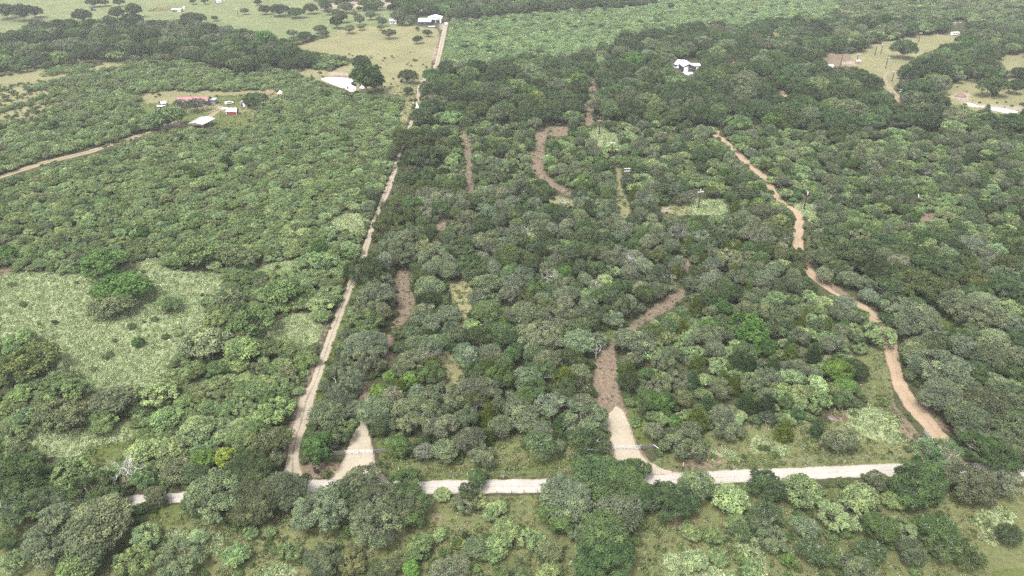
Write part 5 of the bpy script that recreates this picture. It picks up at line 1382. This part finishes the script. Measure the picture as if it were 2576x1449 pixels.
MB().add([(-1.7,-1.7,1.2),(1.7,-1.7,1.2),(1.7,1.7,1.2),(-1.7,1.7,1.2),(0,0,2.9)], [(0,1,4),(1,2,4),(2,3,4),(3,0,4),(3,2,1,0)]).build('cover', M_WHITE, cn)
for x in (-1.6, 1.6):
    for y in (-1.6, 1.6): MB().tube([(x, y, 0), (x, y, 1.2)], .05, 5).build('leg', M_GALV, cn)
def mound(name, label, cat, c, rx, ry, h, m, seed, sticks=0):
    g = np.random.default_rng(seed); vs, fs = [], []; nu, nv = 18, 7
    for j in range(nv):
        t = j / (nv - 1)
        for i in range(nu):
            a = 2 * math.pi * i / nu; q = (1 - t) ** .8 * g.uniform(.82, 1.12)
            vs.append((rx * q * math.cos(a), ry * q * math.sin(a), h * (1 - (1 - t) ** 1.7) * g.uniform(.8, 1.1) - (.1 if j == 0 else 0)))
    for j in range(nv - 1):
        for i in range(nu):
            a = j * nu + i; b = j * nu + (i + 1) % nu; fs.append((a, b, b + nu, a + nu))
    vs.append((0, 0, h)); fs += [((nv - 1) * nu + i, (nv - 1) * nu + (i + 1) % nu, len(vs) - 1) for i in range(nu)]
    root = empty(name, c, label, cat); MB().add(vs, fs).build('heap', m, root, smooth=True)
    if sticks:
        q = MB()
        for _ in range(sticks):
            p = Vector((g.normal(0, rx * .5), g.normal(0, ry * .5), h * g.uniform(.3, .9))); d = Vector(g.normal(size=3)) * .9
            q.tube([p - d, p + d], .06, 4)
        s = q.build('loose_branches', M_DEADWOOD if sticks > 60 else M_BRUSHP, root); s['kind'] = 'stuff'
mound('brush_heap', 'wide rusty-brown brush heap beside the white canopy', 'brush pile', gp(681, 234), 5.5, 3.4, 2.0, M_BRUSHP, 1, 40)
mound('branch_pile', 'grey pile of dead branches in front of the house tree', 'brush pile', gp(447, 283), 2.6, 1.5, .6, M_BARK, 2, 70)
mound('dirt_mound', 'dark reddish dirt mound in the sandy clearing', 'dirt mound', gp(2416, 243), 3.6, 2.4, 1.9, M_REDDIRT, 3)
mound('brush_heap', 'purplish-grey cut brush heap beside the fenced weeds clearing', 'brush pile', gp(2105, 1052), 2.2, 1.3, .6, M_PURP, 4, 50)
mound('brush_heap', 'pale brush heap among the cedars right of the middle drive', 'brush pile', gp(1745, 935), 2.4, 1.4, .8, M_PURP, 5, 50)
mound('earth_bank', 'dark earth bank along the far shore of the stock pond', 'bank', gp(858, 193), 9.5, 1.2, .8, M_REDDIRT, 6)

# far barn at the end of the lane
c = gp(1069, 63.5)
gable('metal_barn', 'dark-fronted metal barn with bright white roof at the lane end', 'barn', (c.x, c.y + 4.5, 0), 10.5, 9, 3.0, 5.0, R(-2), M_NAVY, M_ROOFW, .4, doors=[('f', -2, .05, 3.0, 2.6, M_DARK), ('l', 0, .05, 1.2, 2.2, M_WHITE)])
c = gp(1093, 58.5)
gable('open_barn', 'white gabled barn with dark open bays right of the dark-fronted barn', 'barn', (c.x, c.y + 6, 0), 12, 12, 3.6, 5.4, R(88), M_WHITE, M_ROOFW, .4, doors=[('l', -3.2, .05, 3.2, 2.9, M_DARK), ('l', .4, .05, 3.0, 2.9, M_DARK)])  # dark panels paint in the shade inside the open bays; no door leaves
c = gp(988, 60)
gable('cottage', 'little white cottage under oaks left of the far barns', 'house', (c.x, c.y + 2, 0), 5.6, 4.4, 2.5, 3.9, R(10), M_WHITE, M_ROOFG, .3, windows=[('f', -1.4, .9, .9, 1.0), ('f', 1.5, .9, .9, 1.0)], doors=[('f', .1, .05, .9, 2.0, M_DARK)])
car('parked_truck', 'white pickup truck at the far end of the lane', 'truck', gp(1122.5, 62.5), R(-80), M_WHITE, True)
tr = empty('flat_trailer', gp(1086, 68.6), 'low flatbed trailer on the grass in front of the far barns', 'trailer', R(4))
MB().box((0, 0, .75), (5.6, 2.2, .2)).build('deck', M_WHITE, tr); MB().tube([(2.8, 0, .7), (4.2, 0, .6)], .07, 5).build('drawbar', M_PIPE, tr)
for x in (-.5, .5):
    for y in (-1.05, 1.05): MB().tube([(x, y - .1, .35), (x, y + .1, .35)], .35, 10).build('wheel', M_TYRE, tr)

# white ranch house in the oaks
c = gp(1729.5, 181)
h1 = gable('garage_wing', 'navy-gabled white garage with one tall pale door and one dark bay among the oaks', 'garage', (c.x, c.y + 5.5, 0), 11, 7.2, 3.7, 5.3, R(94), M_NAVY, M_ROOFW, .5, doors=[('l', 1.75, .05, 2.9, 3.3, M_WHITE), ('l', -1.75, .05, 2.7, 2.2, M_DARK)])  # dark panel is painted shade for the open bay, not a door
for y in (-3.4, 0, 3.4): MB().box((-5.62, y, 1.85), (.22, .3, 3.7)).build('front_post', M_NAVY, h1)
MB().box((-5.66, 1.75, 1.75), (.06, 2.8, .07)).build('door_rail', M_GREYW, h1)
c = gp(1706, 172)
gable('ranch_house', 'long white-roofed ranch house behind the navy garage', 'house', (c.x, c.y + 5, 0), 12, 8.5, 2.7, 4.7, R(-24), M_WHITE, M_ROOFW, .6, windows=[('f', -3.5, .9, 1.5, 1.1), ('f', 0, .9, 1.5, 1.1)], doors=[('f', 3.2, .05, 1.0, 2.1, M_NAVY)])
c = gp(1748, 175)
gable('side_shed', 'low white-roofed shed right of the navy garage', 'shed', (c.x + .6, c.y + 3, 0), 5.2, 5.6, 2.5, 3.4, R(4), M_WHITE, M_ROOFW, .4, doors=[('f', -1, .05, 1.6, 2.1, M_DARK)])
P = [gp(1717, 181.5), gp(1743, 181), gp(1744, 185.5), gp(1735, 187), gp(1733, 190), gp(1722, 186)]
q = MB(); q.prism([(p.x, p.y) for p in reversed(P)], -.1, .06); ap = q.build('concrete_apron', M_CONC); tag(ap, 'pale concrete apron in front of the navy garage doors', kind='structure')

# right-hand clearing
def trailer(name, label, c, rz, L, m=M_WHITE, nose=None):
    root = empty(name, c, label, 'trailer', rz)
    q = MB(); prof = [(-L/2,.55),(L/2,.55),(L/2+.25,1.3),(L/2-.35,2.75),(-L/2+.2,2.75),(-L/2,2.4)]; n = len(prof)
    q.add([(x, -1.15, z) for x, z in prof] + [(x, 1.15, z) for x, z in prof], [tuple(reversed(range(n))), tuple(range(n, 2*n))] + [(i, (i+1)%n, n+(i+1)%n, n+i) for i in range(n)][::1]).build('body', m, root)
    for x in (-L*.25, L*.1): MB().box((x, -1.17, 1.85), (1.0, .06, .6)).build('window', M_GLASS, root)
    MB().box((L*.3, -1.17, 1.5), (.7, .05, 1.8)).build('door', M_GREYW, root)
    for x in (-.4, .4):
        for y in (-1.05, 1.05): MB().tube([(x, y-.1, .36), (x, y+.1, .36)], .36, 10).build('wheel', M_TYRE, root)
    MB().tube([(L/2, 0, .6), (L/2+1.2, 0, .5)], .07, 5).build('drawbar', M_PIPE, root)
    if nose: MB().box((-L/2-.55, 0, 1.55), (1.1, 2.2, 1.9)).build('dark_end', M_NAVY, root)
    return root
trailer('camper_trailer', 'white camper trailer by the trees at the clearing top', gp(2401, 89.5), R(12), 6.6)
trailer('stock_trailer', 'white trailer with dark end alone in the far pasture', gp(551, 8), R(6), 5.2, M_WHITE, True)
tb = empty('storage_box', gp(2090.5, 174.5), 'pale teal storage box at the left edge of the clearing', 'container', R(3))
MB().box((0, 1, 1.35), (3.2, 2.4, 2.5)).build('box', M_TEAL, tb); MB().box((0, 1, 2.66), (3.3, 2.5, .12)).build('lid', M_WHITE, tb)
MB().box((.5, -.23, 1.2), (1.0, .06, 2.0)).build('door', M_WHITE, tb)
c = gp(2160, 161.5)
gable('pump_house', 'tiny brown pump house with dark window beside a crossarm pole', 'hut', (c.x - .4, c.y + 1.2, 0), 3.0, 2.4, 2.0, 2.7, R(-4), mat('brown_brick', (0.24,0.16,0.14), .9, .2), mat('pinkish_roof', (0.42,0.32,0.31), .7, .1), .25, windows=[('f', .2, .9, .5, .7)])
# stock-pond things
kb = empty('kayak', gp(895, 206), 'turquoise boat pulled up on the pond bank by the trees', 'boat', R(15))
q = MB(); sec = []
for i in range(9):
    t = i / 8; w = .42 * math.sin(math.pi * min(max(t, .04), .96)) ** .6; z = .12 + .16 * abs(2 * t - 1) ** 2
    sec.append([(-1.9 + 3.8 * t, -w, .35 + z * .5), (-1.9 + 3.8 * t, 0, z * .6), (-1.9 + 3.8 * t, w, .35 + z * .5), (-1.9 + 3.8 * t, 0, .42 + z * .5)])
vs = [v for s in sec for v in s]; fs = [(i*4+k, i*4+(k+1) % 4, i*4+4+(k+1) % 4, i*4+4+k) for i in range(8) for k in range(4)] + [(3,2,1,0),(32,33,34,35)]
q.add(vs, fs).build('hull', M_TURQ, kb, smooth=True); MB().box((0, 0, .56), (.9, .5, .16)).build('seat', M_BLUE, kb)
MB().box((.9, .1, .95), (.5, .4, .8)).build('backrest', M_BLUE, kb)
cn = empty('shade_tent', gp(912, 221), 'small pale tent under the pond trees', 'tent')
MB().add([(-1.5,-1.2,0),(1.5,-1.2,0),(1.5,1.2,0),(-1.5,1.2,0),(-.6,0,1.9),(.6,0,1.9)], [(0,1,5,4),(1,2,5),(2,3,4,5),(3,0,4),(3,2,1,0)]).build('cover', M_WHITE, cn)
MB().add([(-.5,-1.12,.02),(.5,-1.12,.02),(0,-.72,1.2)], [(0,1,2)]).build('opening', M_DARK, cn)
fb = empty('barrel_feeder', gp(1039.5, 267), 'white-topped barrel game feeder on legs beside the lane puddle', 'feeder')
MB().tube([(0, 0, .9), (0, 0, 1.7)], .36, 12).build('barrel', M_BLACK, fb); MB().tube([(0, 0, 1.7), (0, 0, 1.95), (0, 0, 2.1)], [.42, .3, .04], 12).build('lid', M_WHITE, fb)
for k in range(3):
    a = k * 2.094; MB().tube([(.3 * math.cos(a), .3 * math.sin(a), 1.2), (.6 * math.cos(a), .6 * math.sin(a), 0)], .035, 5).build('leg', M_GALV, fb)
# far pasture
tk = empty('tractor', gp(235, 27), 'blue tractor standing alone in the far pasture', 'tractor', R(8))
MB().box((.8, 0, 1.15), (2.2, .8, .9)).build('bonnet', M_BLUE, tk); MB().box((-.9, 0, 1.9), (1.4, 1.5, 1.5)).build('cab', M_GLASS, tk); MB().box((-.9, 0, 2.72), (1.6, 1.7, .16)).build('cab_roof', M_BLUE, tk)
for x, r in ((-1.1, .85), (1.5, .5)):
    for s in (-1, 1): MB().tube([(x, s*.75, r), (x, s*1.15, r)], r, 14).build('wheel', M_TYRE, tk)
MB().tube([(1.2, 0, 1.5), (1.2, 0, 2.5)], .06, 5).build('exhaust', M_BLACK, tk)
c = gp(444, 30)
gable('field_shed', 'long low grey shed joined to a brown pen in the far pasture', 'shed', (c.x, c.y + 2, 0), 9, 4, 2.0, 2.8, R(6), M_GREYW, M_ROOFG, .3, doors=[('f', 1.5, .05, 1.0, 1.7, M_WHITE), ('f', 3, .05, 1.0, 1.7, M_WHITE), ('f', -2.5, .05, 2.0, 1.5, M_DARK)])
P = [gp(376, 30), gp(430, 27), gp(430, 22), gp(400, 22)]; o = P[0]
pen = empty('livestock_pen', o, 'brown livestock pen left of the grey field shed', 'fence')
for i in range(4):
    a, b = P[i] - o, P[(i + 1) % 4] - o; k = max(1, round((b - a).length / 3))
    for j in range(k):
        p = a.lerp(b, j / k); MB().box((p.x, p.y, .8), (.2, .2, 1.7)).build('post', M_POST, pen)
    for z in (.4, .8, 1.2, 1.55): rail_between(a, b, z, .05, 'rail', M_RUST, pen, False, .2)
tn = empty('water_tank', gp(464, 23), 'white upright tank right of the grey field shed', 'tank')
MB().tube([(0, 0, 0), (0, 0, 2.2), (0, 0, 2.6)], [1.15, 1.15, .5], 16).build('tank', M_WHITE, tn); MB().tube([(0, 0, 2.6), (0, 0, 2.75)], .3, 10).build('lid', M_GREYW, tn)
